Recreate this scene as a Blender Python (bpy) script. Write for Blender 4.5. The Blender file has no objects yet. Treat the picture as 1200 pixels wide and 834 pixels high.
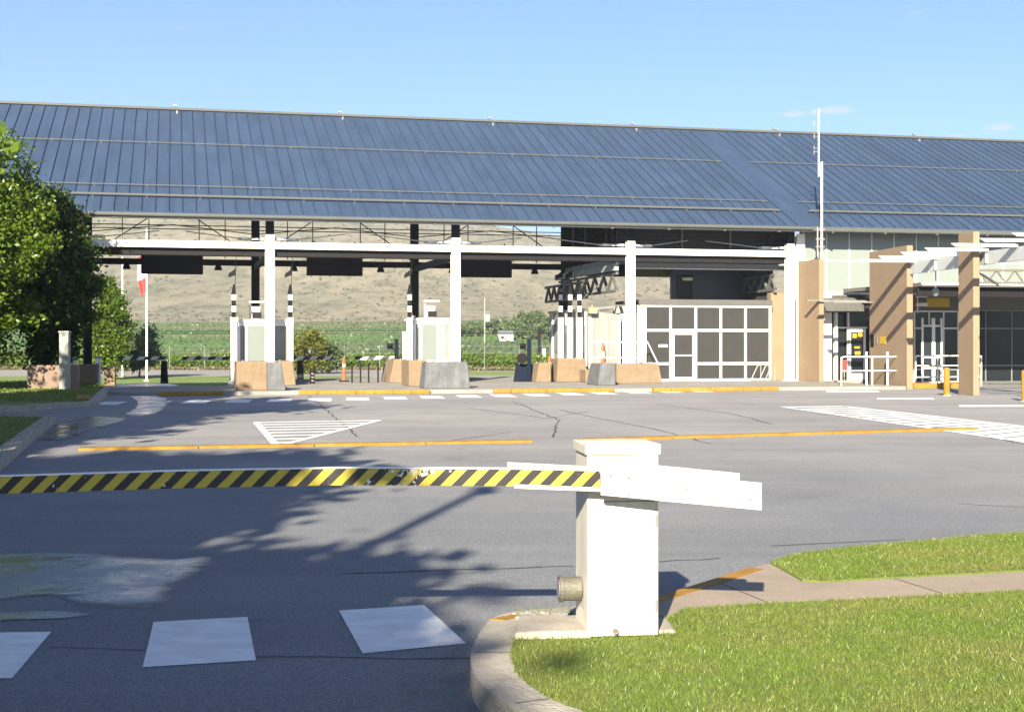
import bpy, math, random
import numpy as np
from mathutils import Vector, Matrix, noise as mnoise

random.seed(7)
rng = np.random.default_rng(11)
SC = bpy.context.scene
COL = SC.collection
R = math.radians
F = 1640.0          # focal length in photo pixels
HZ = 403.0          # horizon row of the photo
EYE = 1.6

# ------------------------------------------------------------------ survey helpers
def g(px, py, z=0.0):
    """point of the plane of height z that was measured at this photo pixel"""
    Y = (EYE - z) * F / (py - HZ)
    return ((px - 600) / F * Y, Y)
O = (-8.93, 51.6)
TH = R(13.56)
CU, SU = math.cos(TH), math.sin(TH)
def W(u, v):
    return (O[0] + u * CU - v * SU, O[1] + u * SU + v * CU)
def U(px, v=0.0):
    k = (px - 600) / F
    ox = O[0] - SU * v; oy = O[1] + CU * v
    return (oy * k - ox) / (CU - SU * k)
def Zh(px, py, v=0.0):
    Y = W(U(px, v), v)[1]
    return EYE - (py - HZ) / F * Y
def uv_of(X, Y):
    dx = X - O[0]; dy = Y - O[1]
    return dx * CU + dy * SU, -dx * SU + dy * CU

# ------------------------------------------------------------------ materials
def mat(name, col, rough=0.7, metal=0.0, spec=0.5, var=0.0, vscale=3.0, bump=0.0, bscale=40.0,
        col2=None, coord='Object', dirt=0.0, dscale=1.5):
    m = bpy.data.materials.new(name); m.use_nodes = True
    nt = m.node_tree; n = nt.nodes; l = nt.links
    b = n['Principled BSDF']
    b.inputs['Roughness'].default_value = rough
    b.inputs['Metallic'].default_value = metal
    b.inputs['Specular IOR Level'].default_value = spec
    c = (*col, 1)
    b.inputs['Base Color'].default_value = c
    tc = n.new('ShaderNodeTexCoord')
    last = None
    if var > 0 or col2:
        nz = n.new('ShaderNodeTexNoise'); nz.inputs['Scale'].default_value = vscale
        nz.inputs['Detail'].default_value = 6; nz.inputs['Roughness'].default_value = 0.65
        l.new(tc.outputs[coord], nz.inputs['Vector'])
        rp = n.new('ShaderNodeValToRGB')
        c2 = col2 if col2 else tuple(x * (1 - var) for x in col)
        rp.color_ramp.elements[0].position = 0.32; rp.color_ramp.elements[1].position = 0.68
        rp.color_ramp.elements[0].color = (*c2, 1); rp.color_ramp.elements[1].color = c
        l.new(nz.outputs['Fac'], rp.inputs['Fac'])
        last = rp.outputs['Color']
    if dirt > 0:
        nz = n.new('ShaderNodeTexNoise'); nz.inputs['Scale'].default_value = dscale
        nz.inputs['Detail'].default_value = 10; nz.inputs['Roughness'].default_value = 0.75
        l.new(tc.outputs[coord], nz.inputs['Vector'])
        rp = n.new('ShaderNodeValToRGB')
        rp.color_ramp.elements[0].position = 0.35; rp.color_ramp.elements[1].position = 0.6
        rp.color_ramp.elements[0].color = (1 - dirt, 1 - dirt, 1 - dirt * 1.05, 1)
        rp.color_ramp.elements[1].color = (1, 1, 1, 1)
        l.new(nz.outputs['Fac'], rp.inputs['Fac'])
        mx = n.new('ShaderNodeMix'); mx.data_type = 'RGBA'; mx.blend_type = 'MULTIPLY'
        mx.inputs[0].default_value = 1
        if last: l.new(last, mx.inputs[6])
        else: mx.inputs[6].default_value = c
        l.new(rp.outputs['Color'], mx.inputs[7]); last = mx.outputs[2]
    if last: l.new(last, b.inputs['Base Color'])
    if bump > 0:
        nb = n.new('ShaderNodeTexNoise'); nb.inputs['Scale'].default_value = bscale
        nb.inputs['Detail'].default_value = 5
        l.new(tc.outputs[coord], nb.inputs['Vector'])
        bp = n.new('ShaderNodeBump'); bp.inputs['Strength'].default_value = bump
        bp.inputs['Distance'].default_value = 0.02
        l.new(nb.outputs['Fac'], bp.inputs['Height']); l.new(bp.outputs['Normal'], b.inputs['Normal'])
    return m

M = {}
M['white'] = mat('white_paint', (.80, .80, .78), .45, var=.06, vscale=2, dirt=.10, dscale=2.5)
M['white_box'] = mat('cabinet_paint', (.58, .565, .52), .42, var=.05, vscale=3, dirt=.16, dscale=4, bump=.06, bscale=30)
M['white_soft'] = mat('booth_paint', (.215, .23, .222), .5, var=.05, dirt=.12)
M['dark_steel'] = mat('dark_steel', (.009, .009, .012), .7, var=.3, spec=.25)
M['black'] = mat('black_plastic', (.005, .005, .007), .75, spec=.2)
M['grey_steel'] = mat('grey_steel', (.20, .21, .22), .5, metal=.2, var=.15)
M['galv'] = mat('galvanised', (.24, .25, .25), .5, metal=.3, var=.2, vscale=8)
M['gutter'] = mat('gutter_paint', (.082, .09, .088), .6, var=.15, vscale=1, spec=.3)
M['stone'] = mat('sand_block', (.255, .185, .122), .92, var=.10, vscale=.9, bump=.6, bscale=30, dirt=.10, dscale=2)
M['block'] = mat('sand_concrete', (.215, .158, .103), .92, var=.14, vscale=2, bump=.7, bscale=25, dirt=.22, dscale=3)
M['concrete'] = mat('concrete', (.42, .38, .33), .9, var=.2, vscale=4, bump=.5, bscale=60, dirt=.25, dscale=3)
M['kerb'] = mat('kerb_concrete', (.40, .375, .33), .92, var=.25, vscale=5, bump=.7, bscale=50, dirt=.3, dscale=4)
M['pave'] = mat('pavement_concrete', (.31, .255, .205), .9, var=.12, vscale=2, bump=.5, bscale=60, dirt=.2)
M['apron'] = mat('apron_concrete', (.27, .26, .245), .92, var=.15, vscale=.4, bump=.3, bscale=30, dirt=.15, dscale=.8)
M['yellow'] = mat('yellow_paint', (.34, .18, .016), .75, var=.25, vscale=6, dirt=.35, dscale=5)
M['yellow_sign'] = mat('yellow_sign', (.45, .30, .02), .5)
M['orange'] = mat('orange_plastic', (.42, .09, .035), .5)
M['red'] = mat('red_paint', (.55, .04, .04), .5)
M['grey_panel'] = mat('mesh_panel', (.040, .041, .042), .85, var=.15, vscale=1.5, bump=.3, bscale=120, spec=.15)
M['fascia'] = mat('grey_fascia', (.09, .09, .09), .6, var=.15)
M['skirt'] = mat('metal_skirt', (.13, .13, .125), .5, metal=.2, var=.2)
M['bluegrey'] = mat('bluegrey_metal', (.26, .30, .34), .5, var=.15)
M['olive'] = mat('olive_paint', (.11, .12, .04), .6, var=.2)
M['soffit'] = mat('soffit_panel', (.12, .12, .12), .8)
M['inner'] = mat('interior', (.10, .10, .10), .8, var=.3)
M['duct'] = mat('pale_duct', (.62, .60, .55), .6, var=.15)
M['pipe'] = mat('weathered_pipe', (.15, .145, .12), .6, metal=.25, var=.35, vscale=12, bump=.3, bscale=60)
M['truss_paint'] = mat('truss_paint', (.12, .13, .13), .6, var=.4, vscale=3)
M['louvre'] = mat('dark_louvre', (.045, .045, .05), .6)
M['trunk'] = mat('bark', (.13, .095, .065), .95, var=.4, vscale=8, bump=1, bscale=25)
M['frosted'] = mat('frosted_panel', (.165, .195, .188), .25, var=.05, vscale=1)
M['cream'] = mat('cream_plastic', (.30, .23, .15), .5)
M['blue_plastic'] = mat('navy_side_shade', (.004, .009, .022), .8, spec=.12)

def glass_dark(name, col=(.012, .016, .02)):
    m = mat(name, col, .12, spec=.25)
    return m
M['glass'] = glass_dark('dark_glass')
M['glass2'] = glass_dark('tinted_glass', (.02, .028, .03))

def streaky(m, scale, low):
    """long dirt runs multiplied on the base colour"""
    nt = m.node_tree; n = nt.nodes; l = nt.links; b = n['Principled BSDF']
    tc = n.new('ShaderNodeTexCoord'); mp = n.new('ShaderNodeMapping'); mp.inputs['Scale'].default_value = scale
    l.new(tc.outputs['Object'], mp.inputs['Vector'])
    z = n.new('ShaderNodeTexNoise'); z.inputs['Scale'].default_value = 2; z.inputs['Detail'].default_value = 6; z.inputs['Roughness'].default_value = .65
    l.new(mp.outputs['Vector'], z.inputs['Vector'])
    mr = n.new('ShaderNodeMapRange'); mr.inputs[1].default_value = .35; mr.inputs[2].default_value = .62; mr.inputs[3].default_value = low; mr.inputs[4].default_value = 1.08
    l.new(z.outputs['Fac'], mr.inputs[0])
    mx = n.new('ShaderNodeMix'); mx.data_type = 'RGBA'; mx.blend_type = 'MULTIPLY'; mx.inputs[0].default_value = 1
    src = b.inputs['Base Color'].links
    if src: l.new(src[0].from_socket, mx.inputs[6])
    else: mx.inputs[6].default_value = b.inputs['Base Color'].default_value
    l.new(mr.outputs[0], mx.inputs[7]); l.new(mx.outputs[2], b.inputs['Base Color'])
    return m
def greenish_panel():
    m = mat('spandrel_glass', (.19, .222, .212), .3, spec=.4, var=.05, vscale=.6)
    return m
M['spandrel'] = greenish_panel()

def paint_mat(name, col, wear=.35, under=(.14, .13, .125)):
    m = bpy.data.materials.new(name); m.use_nodes = True
    nt = m.node_tree; n = nt.nodes; l = nt.links; b = n['Principled BSDF']
    b.inputs['Roughness'].default_value = .7
    tc = n.new('ShaderNodeTexCoord')
    nz = n.new('ShaderNodeTexNoise'); nz.inputs['Scale'].default_value = 55
    nz.inputs['Detail'].default_value = 8; nz.inputs['Roughness'].default_value = .8
    l.new(tc.outputs['Object'], nz.inputs['Vector'])
    n2 = n.new('ShaderNodeTexNoise'); n2.inputs['Scale'].default_value = 2.2
    n2.inputs['Detail'].default_value = 4
    l.new(tc.outputs['Object'], n2.inputs['Vector'])
    ad = n.new('ShaderNodeMath'); ad.operation = 'MULTIPLY_ADD'
    l.new(n2.outputs['Fac'], ad.inputs[0]); ad.inputs[1].default_value = .5
    l.new(nz.outputs['Fac'], ad.inputs[2])
    rp = n.new('ShaderNodeValToRGB')
    rp.color_ramp.elements[0].position = .30 + wear * .3; rp.color_ramp.elements[1].position = .40 + wear * .4
    rp.color_ramp.elements[0].color = (*[c * .6 + u * .4 for c, u in zip(col, under)], 1)
    rp.color_ramp.elements[1].color = (*col, 1)
    l.new(ad.outputs[0], rp.inputs['Fac']); l.new(rp.outputs['Color'], b.inputs['Base Color'])
    bp = n.new('ShaderNodeBump'); bp.inputs['Strength'].default_value = .35; bp.inputs['Distance'].default_value = .01
    l.new(nz.outputs['Fac'], bp.inputs['Height']); l.new(bp.outputs['Normal'], b.inputs['Normal'])
    return m
M['road_white'] = paint_mat('road_white_paint', (.70, .71, .72), .45)
M['road_yellow'] = paint_mat('road_yellow_paint', (.62, .34, .04), .5)

def asphalt_mat():
    m = bpy.data.materials.new('asphalt'); m.use_nodes = True
    nt = m.node_tree; n = nt.nodes; l = nt.links; b = n['Principled BSDF']
    b.inputs['Roughness'].default_value = .88; b.inputs['Specular IOR Level'].default_value = .35
    tc = n.new('ShaderNodeTexCoord')
    # aggregate
    fine = n.new('ShaderNodeTexNoise'); fine.inputs['Scale'].default_value = 70; fine.inputs['Detail'].default_value = 4
    fine.inputs['Roughness'].default_value = .8
    l.new(tc.outputs['Object'], fine.inputs['Vector'])
    big = n.new('ShaderNodeTexNoise'); big.inputs['Scale'].default_value = .22; big.inputs['Detail'].default_value = 7
    big.inputs['Roughness'].default_value = .6
    l.new(tc.outputs['Object'], big.inputs['Vector'])
    # worn wheel tracks: noise stretched along the lane sweep
    mp = n.new('ShaderNodeMapping'); mp.inputs['Rotation'].default_value = (0, 0, R(-12)); mp.inputs['Scale'].default_value = (.06, 1.3, 1)
    l.new(tc.outputs['Object'], mp.inputs['Vector'])
    st = n.new('ShaderNodeTexNoise'); st.inputs['Scale'].default_value = 1.0; st.inputs['Detail'].default_value = 6
    st.inputs['Distortion'].default_value = .6
    l.new(mp.outputs['Vector'], st.inputs['Vector'])
    r1 = n.new('ShaderNodeValToRGB')
    r1.color_ramp.elements[0].position = .3; r1.color_ramp.elements[1].position = .75
    r1.color_ramp.elements[0].color = (.136, .148, .165, 1); r1.color_ramp.elements[1].color = (.268, .287, .318, 1)
    l.new(fine.outputs['Fac'], r1.inputs['Fac'])
    r2 = n.new('ShaderNodeValToRGB')
    r2.color_ramp.elements[0].position = .35; r2.color_ramp.elements[1].position = .65
    r2.color_ramp.elements[0].color = (.83, .83, .84, 1); r2.color_ramp.elements[1].color = (1.08, 1.06, 1.03, 1)
    l.new(big.outputs['Fac'], r2.inputs['Fac'])
    r3 = n.new('ShaderNodeValToRGB')
    r3.color_ramp.elements[0].position = .38; r3.color_ramp.elements[1].position = .62
    r3.color_ramp.elements[0].color = (.91, .91, .92, 1); r3.color_ramp.elements[1].color = (1.03, 1.03, 1.03, 1)
    l.new(st.outputs['Fac'], r3.inputs['Fac'])
    a = n.new('ShaderNodeMix'); a.data_type = 'RGBA'; a.blend_type = 'MULTIPLY'; a.inputs[0].default_value = 1
    l.new(r1.outputs['Color'], a.inputs[6]); l.new(r2.outputs['Color'], a.inputs[7])
    c = n.new('ShaderNodeMix'); c.data_type = 'RGBA'; c.blend_type = 'MULTIPLY'; c.inputs[0].default_value = 1
    l.new(a.outputs[2], c.inputs[6]); l.new(r3.outputs['Color'], c.inputs[7])
    # paler and warmer asphalt farther into the station yard
    sp = n.new('ShaderNodeSeparateXYZ'); l.new(tc.outputs['Object'], sp.inputs[0])
    na = n.new('ShaderNodeMath'); na.operation = 'MULTIPLY_ADD'; na.inputs[1].default_value = 9; l.new(big.outputs['Fac'], na.inputs[0]); l.new(sp.outputs['Y'], na.inputs[2])
    mr = n.new('ShaderNodeMapRange'); mr.inputs[1].default_value = 17; mr.inputs[2].default_value = 29; l.new(na.outputs[0], mr.inputs[0])
    yr = n.new('ShaderNodeMix'); yr.data_type = 'RGBA'; yr.inputs[6].default_value = (1, 1, 1, 1); yr.inputs[7].default_value = (1.34, 1.25, 1.16, 1); l.new(mr.outputs[0], yr.inputs[0])
    e = n.new('ShaderNodeMix'); e.data_type = 'RGBA'; e.blend_type = 'MULTIPLY'; e.inputs[0].default_value = 1
    l.new(c.outputs[2], e.inputs[6]); l.new(yr.outputs[2], e.inputs[7])
    # stones and oil spots
    vo = n.new('ShaderNodeTexVoronoi'); vo.inputs['Scale'].default_value = 95; l.new(tc.outputs['Object'], vo.inputs['Vector'])
    vr = n.new('ShaderNodeSeparateColor'); l.new(vo.outputs['Color'], vr.inputs[0])
    vm = n.new('ShaderNodeMapRange'); vm.inputs[3].default_value = .74; vm.inputs[4].default_value = 1.26; l.new(vr.outputs[0], vm.inputs[0])
    ov = n.new('ShaderNodeTexNoise'); ov.inputs['Scale'].default_value = .9; ov.inputs['Detail'].default_value = 5; ov.inputs['Roughness'].default_value = .75; l.new(tc.outputs['Object'], ov.inputs['Vector'])
    om = n.new('ShaderNodeMapRange'); om.inputs[1].default_value = .28; om.inputs[2].default_value = .40; om.inputs[3].default_value = .72; om.inputs[4].default_value = 1; l.new(ov.outputs['Fac'], om.inputs[0])
    mm = n.new('ShaderNodeMath'); mm.operation = 'MULTIPLY'; l.new(vm.outputs[0], mm.inputs[0]); l.new(om.outputs[0], mm.inputs[1])
    e2 = n.new('ShaderNodeMix'); e2.data_type = 'RGBA'; e2.blend_type = 'MULTIPLY'; e2.inputs[0].default_value = 1
    l.new(e.outputs[2], e2.inputs[6]); l.new(mm.outputs[0], e2.inputs[7])
    l.new(e2.outputs[2], b.inputs['Base Color'])
    bp = n.new('ShaderNodeBump'); bp.inputs['Strength'].default_value = .8; bp.inputs['Distance'].default_value = .012
    l.new(fine.outputs['Fac'], bp.inputs['Height']); l.new(bp.outputs['Normal'], b.inputs['Normal'])
    return m
M['asphalt'] = asphalt_mat()
M['crack'] = mat('crack_tar', (.035, .034, .034), .8)

def wet_mat():
    m = bpy.data.materials.new('water_film'); m.use_nodes = True
    nt = m.node_tree; n = nt.nodes; l = nt.links; b = n['Principled BSDF']
    tc = n.new('ShaderNodeTexCoord')
    b.inputs['Base Color'].default_value = (.06, .065, .07, 1)
    b.inputs['Specular IOR Level'].default_value = 1.0
    nz = n.new('ShaderNodeTexNoise'); nz.inputs['Scale'].default_value = 1.6; nz.inputs['Detail'].default_value = 8
    nz.inputs['Roughness'].default_value = .7
    l.new(tc.outputs['Object'], nz.inputs['Vector'])
    rp = n.new('ShaderNodeValToRGB')
    rp.color_ramp.elements[0].position = .42; rp.color_ramp.elements[1].position = .56
    rp.color_ramp.elements[0].color = (.16, .16, .16, 1); rp.color_ramp.elements[1].color = (.36, .36, .36, 1)
    l.new(nz.outputs['Fac'], rp.inputs['Fac']); l.new(rp.outputs['Color'], b.inputs['Roughness'])
    wv = n.new('ShaderNodeTexNoise'); wv.inputs['Scale'].default_value = 5; wv.inputs['Detail'].default_value = 2
    l.new(tc.outputs['Object'], wv.inputs['Vector'])
    bp = n.new('ShaderNodeBump'); bp.inputs['Strength'].default_value = .3; bp.inputs['Distance'].default_value = .02
    l.new(wv.outputs['Fac'], bp.inputs['Height']); l.new(bp.outputs['Normal'], b.inputs['Normal'])
    at = n.new('ShaderNodeAttribute'); at.attribute_name = 'edge'
    mp = n.new('ShaderNodeMapping'); mp.inputs['Scale'].default_value = (1.2, 5, 1); mp.inputs['Rotation'].default_value = (0, 0, R(-8)); l.new(tc.outputs['Object'], mp.inputs['Vector'])
    en_ = n.new('ShaderNodeTexNoise'); en_.inputs['Scale'].default_value = 1.5; en_.inputs['Detail'].default_value = 9; en_.inputs['Roughness'].default_value = .7
    l.new(mp.outputs['Vector'], en_.inputs['Vector'])
    sm = n.new('ShaderNodeMath'); sm.operation = 'ADD'; l.new(at.outputs['Fac'], sm.inputs[0]); l.new(en_.outputs['Fac'], sm.inputs[1])
    mr = n.new('ShaderNodeMapRange'); mr.inputs[1].default_value = .80; mr.inputs[2].default_value = 1.22; l.new(sm.outputs[0], mr.inputs[0])
    l.new(mr.outputs[0], b.inputs['Alpha'])
    return m
M['wet'] = wet_mat()

def roof_mat():
    m = streaky(mat('blue_roof_metal', (.041, .071, .132), .5, metal=.1, var=.12, vscale=.5, dirt=.08, dscale=.7), (1.1, .10, .2), .84)
    return m
M['roof'] = roof_mat()
M['roof_rib'] = mat('roof_rib_metal', (.030, .052, .095), .55, metal=.1)
M['rail'] = mat('snow_rail', (.075, .08, .08), .65, spec=.25)

def leaf_mat(name, c1, c2, trans=.35, patch=None):
    m = bpy.data.materials.new(name); m.use_nodes = True
    nt = m.node_tree; n = nt.nodes; l = nt.links
    for x in list(n):
        if x.type != 'OUTPUT_MATERIAL': n.remove(x)
    out = [x for x in n if x.type == 'OUTPUT_MATERIAL'][0]
    geo = n.new('ShaderNodeNewGeometry'); rp = n.new('ShaderNodeValToRGB')
    rp.color_ramp.elements[0].color = (*c1, 1); rp.color_ramp.elements[1].color = (*c2, 1)
    l.new(geo.outputs['Random Per Island'], rp.inputs['Fac'])
    cs = rp.outputs['Color']
    if patch:
        tc = n.new('ShaderNodeTexCoord'); pn = n.new('ShaderNodeTexNoise'); pn.inputs['Scale'].default_value = 1.6; pn.inputs['Detail'].default_value = 7; pn.inputs['Roughness'].default_value = .7
        l.new(tc.outputs['Object'], pn.inputs['Vector']); pm = n.new('ShaderNodeMapRange'); pm.inputs[1].default_value = .42; pm.inputs[2].default_value = .66; pm.inputs[4].default_value = .8
        l.new(pn.outputs['Fac'], pm.inputs[0]); px_ = n.new('ShaderNodeMix'); px_.data_type = 'RGBA'; px_.inputs[7].default_value = (*patch, 1)
        l.new(pm.outputs[0], px_.inputs[0]); l.new(cs, px_.inputs[6]); cs = px_.outputs[2]
    d = n.new('ShaderNodeBsdfDiffuse'); t = n.new('ShaderNodeBsdfTranslucent'); mx = n.new('ShaderNodeMixShader')
    gl = n.new('ShaderNodeBsdfGlossy'); gl.inputs['Roughness'].default_value = .4
    gl.inputs['Color'].default_value = (.5, .5, .5, 1)
    mx.inputs[0].default_value = trans
    l.new(cs, d.inputs['Color']); l.new(cs, t.inputs['Color'])
    l.new(d.outputs[0], mx.inputs[1]); l.new(t.outputs[0], mx.inputs[2])
    m2 = n.new('ShaderNodeMixShader'); m2.inputs[0].default_value = .04
    l.new(mx.outputs[0], m2.inputs[1]); l.new(gl.outputs[0], m2.inputs[2])
    l.new(m2.outputs[0], out.inputs['Surface'])
    return m
M['leaf'] = leaf_mat('tree_leaves', (.055, .11, .009), (.145, .22, .022), .42)
M['leaf_shade'] = leaf_mat('shade_toned_leaves', (.025, .055, .008), (.065, .105, .016), .3)  # darker greens put the shade on the left trees into the leaf colour
M['leaf_dark'] = leaf_mat('dark_leaves', (.02, .045, .008), (.05, .08, .012), .3)
M['leaf_y'] = leaf_mat('yellow_leaves', (.09, .11, .012), (.18, .19, .03), .4)
M['leaf_far'] = leaf_mat('far_leaves', (.07, .115, .045), (.13, .18, .07), .3)
M['sage'] = leaf_mat('sage_leaves', (.07, .085, .05), (.13, .13, .085), .2)
M['vine'] = leaf_mat('vine_leaves', (.06, .12, .012), (.14, .21, .03), .4)
M['grass_blade'] = leaf_mat('grass_blades', (.095, .165, .022), (.165, .235, .038), .35, patch=(.21, .205, .065))
M['wedge'] = mat('grey_concrete', (.125, .135, .15), .85, var=.2, vscale=3, bump=.3, bscale=40, dirt=.25)
M['dry_scrub'] = leaf_mat('dry_scrub', (.10, .09, .05), (.17, .14, .08), .2)

def lawn_mat(name, a, b_):
    m = mat(name, a, .95, col2=b_, vscale=1.3, bump=1.0, bscale=90)
    return m
M['lawn'] = lawn_mat('lawn_soil', (.13, .18, .035), (.10, .14, .028))
M['lawn_far'] = lawn_mat('lawn_far', (.17, .24, .05), (.11, .17, .03))

# ------------------------------------------------------------------ mesh builder
class MB:
    def __init__(s): s.v = []; s.f = []; s.cut = [0]; s.fc = [0]
    def box(s, x0, x1, y0, y1, z0, z1):
        b = len(s.v)
        for z in (z0, z1):
            s.v += [(x0, y0, z), (x1, y0, z), (x1, y1, z), (x0, y1, z)]
        s.f += [tuple(b + i for i in q) for q in ((0, 3, 2, 1), (4, 5, 6, 7), (0, 1, 5, 4), (1, 2, 6, 5), (2, 3, 7, 6), (3, 0, 4, 7))]
        return s
    def hexa(s, pts):
        """8 points: bottom 4 then top 4, counter-clockwise"""
        b = len(s.v); s.v += [tuple(p) for p in pts]
        s.f += [tuple(b + i for i in q) for q in ((0, 3, 2, 1), (4, 5, 6, 7), (0, 1, 5, 4), (1, 2, 6, 5), (2, 3, 7, 6), (3, 0, 4, 7))]
        return s
    def bar(s, p, q, w, h=None, up=(0, 0, 1)):
        h = h or w
        p = Vector(p); q = Vector(q); d = (q - p).normalized(); up = Vector(up)
        if abs(d.dot(up)) > .99: up = Vector((0, 1, 0))
        sx = d.cross(up).normalized(); sy = sx.cross(d).normalized()
        pts = []
        for c in (p, q):
            for a, b_ in ((-1, -1), (1, -1), (1, 1), (-1, 1)):
                pts.append(tuple(c + sx * (a * w / 2) + sy * (b_ * h / 2)))
        return s.hexa(pts)
    def cyl(s, p, q, r, n=12, r2=None, cap=True):
        r2 = r if r2 is None else r2
        p = Vector(p); q = Vector(q); d = (q - p).normalized()
        up = Vector((0, 0, 1)) if abs(d.z) < .95 else Vector((1, 0, 0))
        sx = d.cross(up).normalized(); sy = sx.cross(d).normalized()
        b = len(s.v)
        for c, rr in ((p, r), (q, r2)):
            for i in range(n):
                a = 2 * math.pi * i / n
                s.v.append(tuple(c + sx * (rr * math.cos(a)) + sy * (rr * math.sin(a))))
        for i in range(n):
            j = (i + 1) % n
            s.f.append((b + i, b + j, b + n + j, b + n + i))
        if cap:
            s.f.append(tuple(b + i for i in reversed(range(n)))); s.f.append(tuple(b + n + i for i in range(n)))
        return s
    def tube(s, pts, r, n=8):
        for a, b_ in zip(pts[:-1], pts[1:]): s.cyl(a, b_, r, n)
        return s
    def prism(s, poly, z0, z1):
        n = len(poly); b = len(s.v)
        ar = sum(poly[i][0] * poly[(i + 1) % n][1] - poly[(i + 1) % n][0] * poly[i][1] for i in range(n))
        if ar < 0: poly = poly[::-1]
        s.v += [(x, y, z0) for x, y in poly] + [(x, y, z1) for x, y in poly]
        s.f.append(tuple(b + i for i in reversed(range(n)))); s.f.append(tuple(b + n + i for i in range(n)))
        for i in range(n):
            j = (i + 1) % n
            s.f.append((b + i, b + j, b + n + j, b + n + i))
        return s
    def sheet(s, poly, z):
        n = len(poly); b = len(s.v)
        ar = sum(poly[i][0] * poly[(i + 1) % n][1] - poly[(i + 1) % n][0] * poly[i][1] for i in range(n))
        if ar < 0: poly = poly[::-1]
        s.v += [(x, y, z) for x, y in poly]; s.f.append(tuple(b + i for i in range(n)))
        return s
    def mark(s):
        s.cut.append(len(s.v)); s.fc.append(len(s.f)); return s
    def build_each(s, name, m, parent=None, label=None, bevel=0):
        """one object per marked piece"""
        if s.cut[-1] != len(s.v): s.mark()
        out = []
        for i in range(len(s.cut) - 1):
            q = MB(); q.v = s.v[s.cut[i]:s.cut[i + 1]]; q.f = [tuple(k - s.cut[i] for k in f) for f in s.f[s.fc[i]:s.fc[i + 1]]]
            out.append(q.build(name, m, parent, label, bevel))
        return out
    def build(s, name, m, parent=None, label=None, bevel=0, smooth=False):
        me = bpy.data.meshes.new(name); me.from_pydata(s.v, [], s.f); me.update()
        if isinstance(m, str): m = M[m]
        me.materials.append(m)
        o = bpy.data.objects.new(name, me); COL.objects.link(o)
        if parent: o.parent = parent
        if label: o['label'] = label
        if smooth:
            for p in me.polygons: p.use_smooth = True
        if bevel:
            bm = o.modifiers.new('bevel', 'BEVEL'); bm.width = bevel; bm.segments = 2; bm.limit_method = 'ANGLE'
        return o

def tag(o, label=None, cat=None, group=None, kind=None):
    if label: o['label'] = label
    if cat: o['category'] = cat
    if group: o['group'] = group
    if kind: o['kind'] = kind
    return o
def thing(name, label, cat, x=0, y=0, z=0, rz=0.0, group=None):
    o = bpy.data.objects.new(name, None); COL.objects.link(o)
    o.empty_display_size = .2
    o.location = (x, y, z); o.rotation_euler = (0, 0, rz)
    return tag(o, label, cat, group)
def bthing(name, label, cat, u=0, v=0, z=0, group=None):
    x, y = W(u, v)
    return thing(name, label, cat, x, y, z, TH, group)
def copy_tree(o, parent=None):
    c = o.copy(); COL.objects.link(c)
    if parent: c.parent = parent
    for ch in list(o.children): copy_tree(ch, c)
    return c
def npmesh(name, verts, faces, m, smooth=False):
    me = bpy.data.meshes.new(name)
    nv = len(verts); nf, k = faces.shape
    me.vertices.add(nv); me.vertices.foreach_set('co', verts.astype(np.float32).ravel())
    me.loops.add(nf * k); me.loops.foreach_set('vertex_index', faces.astype(np.int32).ravel())
    me.polygons.add(nf); me.polygons.foreach_set('loop_start', np.arange(nf, dtype=np.int32) * k)
    me.update(calc_edges=True)
    me.materials.append(M[m] if isinstance(m, str) else m)
    o = bpy.data.objects.new(name, me); COL.objects.link(o)
    if smooth: me.polygons.foreach_set('use_smooth', [True] * nf)
    return o

for k_, sc_, lo_ in (('block', (2.5, 2.5, .6), .93), ('wedge', (4, 4, .4), .8), ('white_box', (9, 9, .6), .92), ('white_soft', (3, 3, .3), .92), ('road_white', (2, 3.2, 1), .86), ('apron', (.3, 1.2, 1), .86)):
    streaky(M[k_], sc_, lo_)
# ================================================================== SETTING
# ------------------------------------------------------------------ terrain (flat valley floor, then hills)
crest_px = [-1500, -300, 0, 150, 300, 450, 560, 600, 640, 700, 900, 1300, 2500]
crest_y  = [250, 205, 212, 222, 236, 252, 263, 271, 277, 286, 292, 300, 320]
def sstep(a, b, x):
    t = np.clip((x - a) / (b - a), 0, 1); return t * t * (3 - 2 * t)
def fb(x, y, s, oct_=5):
    return mnoise.fractal(Vector((x / s, y / s, 3.7)), 1.0, 2.1, oct_)
def terrain_h(x, y):
    d = math.hypot(x, y)
    if y < 48 and d < 200: return -.03
    px = 600 + F * x / max(y, 1) if y > 40 else (3000 if x > 0 else -1800)
    cy = np.interp(px, crest_px, crest_y)
    top = (HZ - cy) / F * 1150
    field = 8.8 * float(sstep(142, 385, y)) * (1 + .15 * fb(x, y, 300, 2))
    hill = (top - 8) * float(sstep(360, 1150, y))
    g1 = fb(x, y, 220, 6)
    rough = float(sstep(380, 620, y))
    ridg = abs(fb(x + 900, y * .35, 130, 5))
    far = 1.0 + .25 * float(sstep(1150, 2600, y)) if px < 560 else 1.0 - .6 * float(sstep(1200, 2200, y))
    st0 = 50 + 12 * float(sstep(-12, -6, x)); drop = -.85 * float(sstep(st0, st0 + 28, y)) if d < 900 else -.85
    return -.03 + drop + field + hill * far + rough * (g1 * 9 + ridg * 13 - 6) * (.35 + .65 * float(sstep(500, 1000, y)))
ys = np.concatenate([np.array([-400, -150, -40, 20, 45]), np.arange(48, 100, 3.0), np.array([105, 120, 135, 142]), np.linspace(150, 380, 22), np.linspace(395, 1300, 100), np.linspace(1350, 3200, 28)])
ang = np.concatenate([np.linspace(-1.6, -.5, 22), np.linspace(-.48, .5, 150), np.linspace(.53, 1.6, 20)])
V = []
for y in ys:
    for a in ang:
        x = a * max(y, 320) if y > 0 else a * 320 
        x = a * (y + 260) if y > 0 else a * 700
        V.append((x, y, terrain_h(x, y)))
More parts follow.
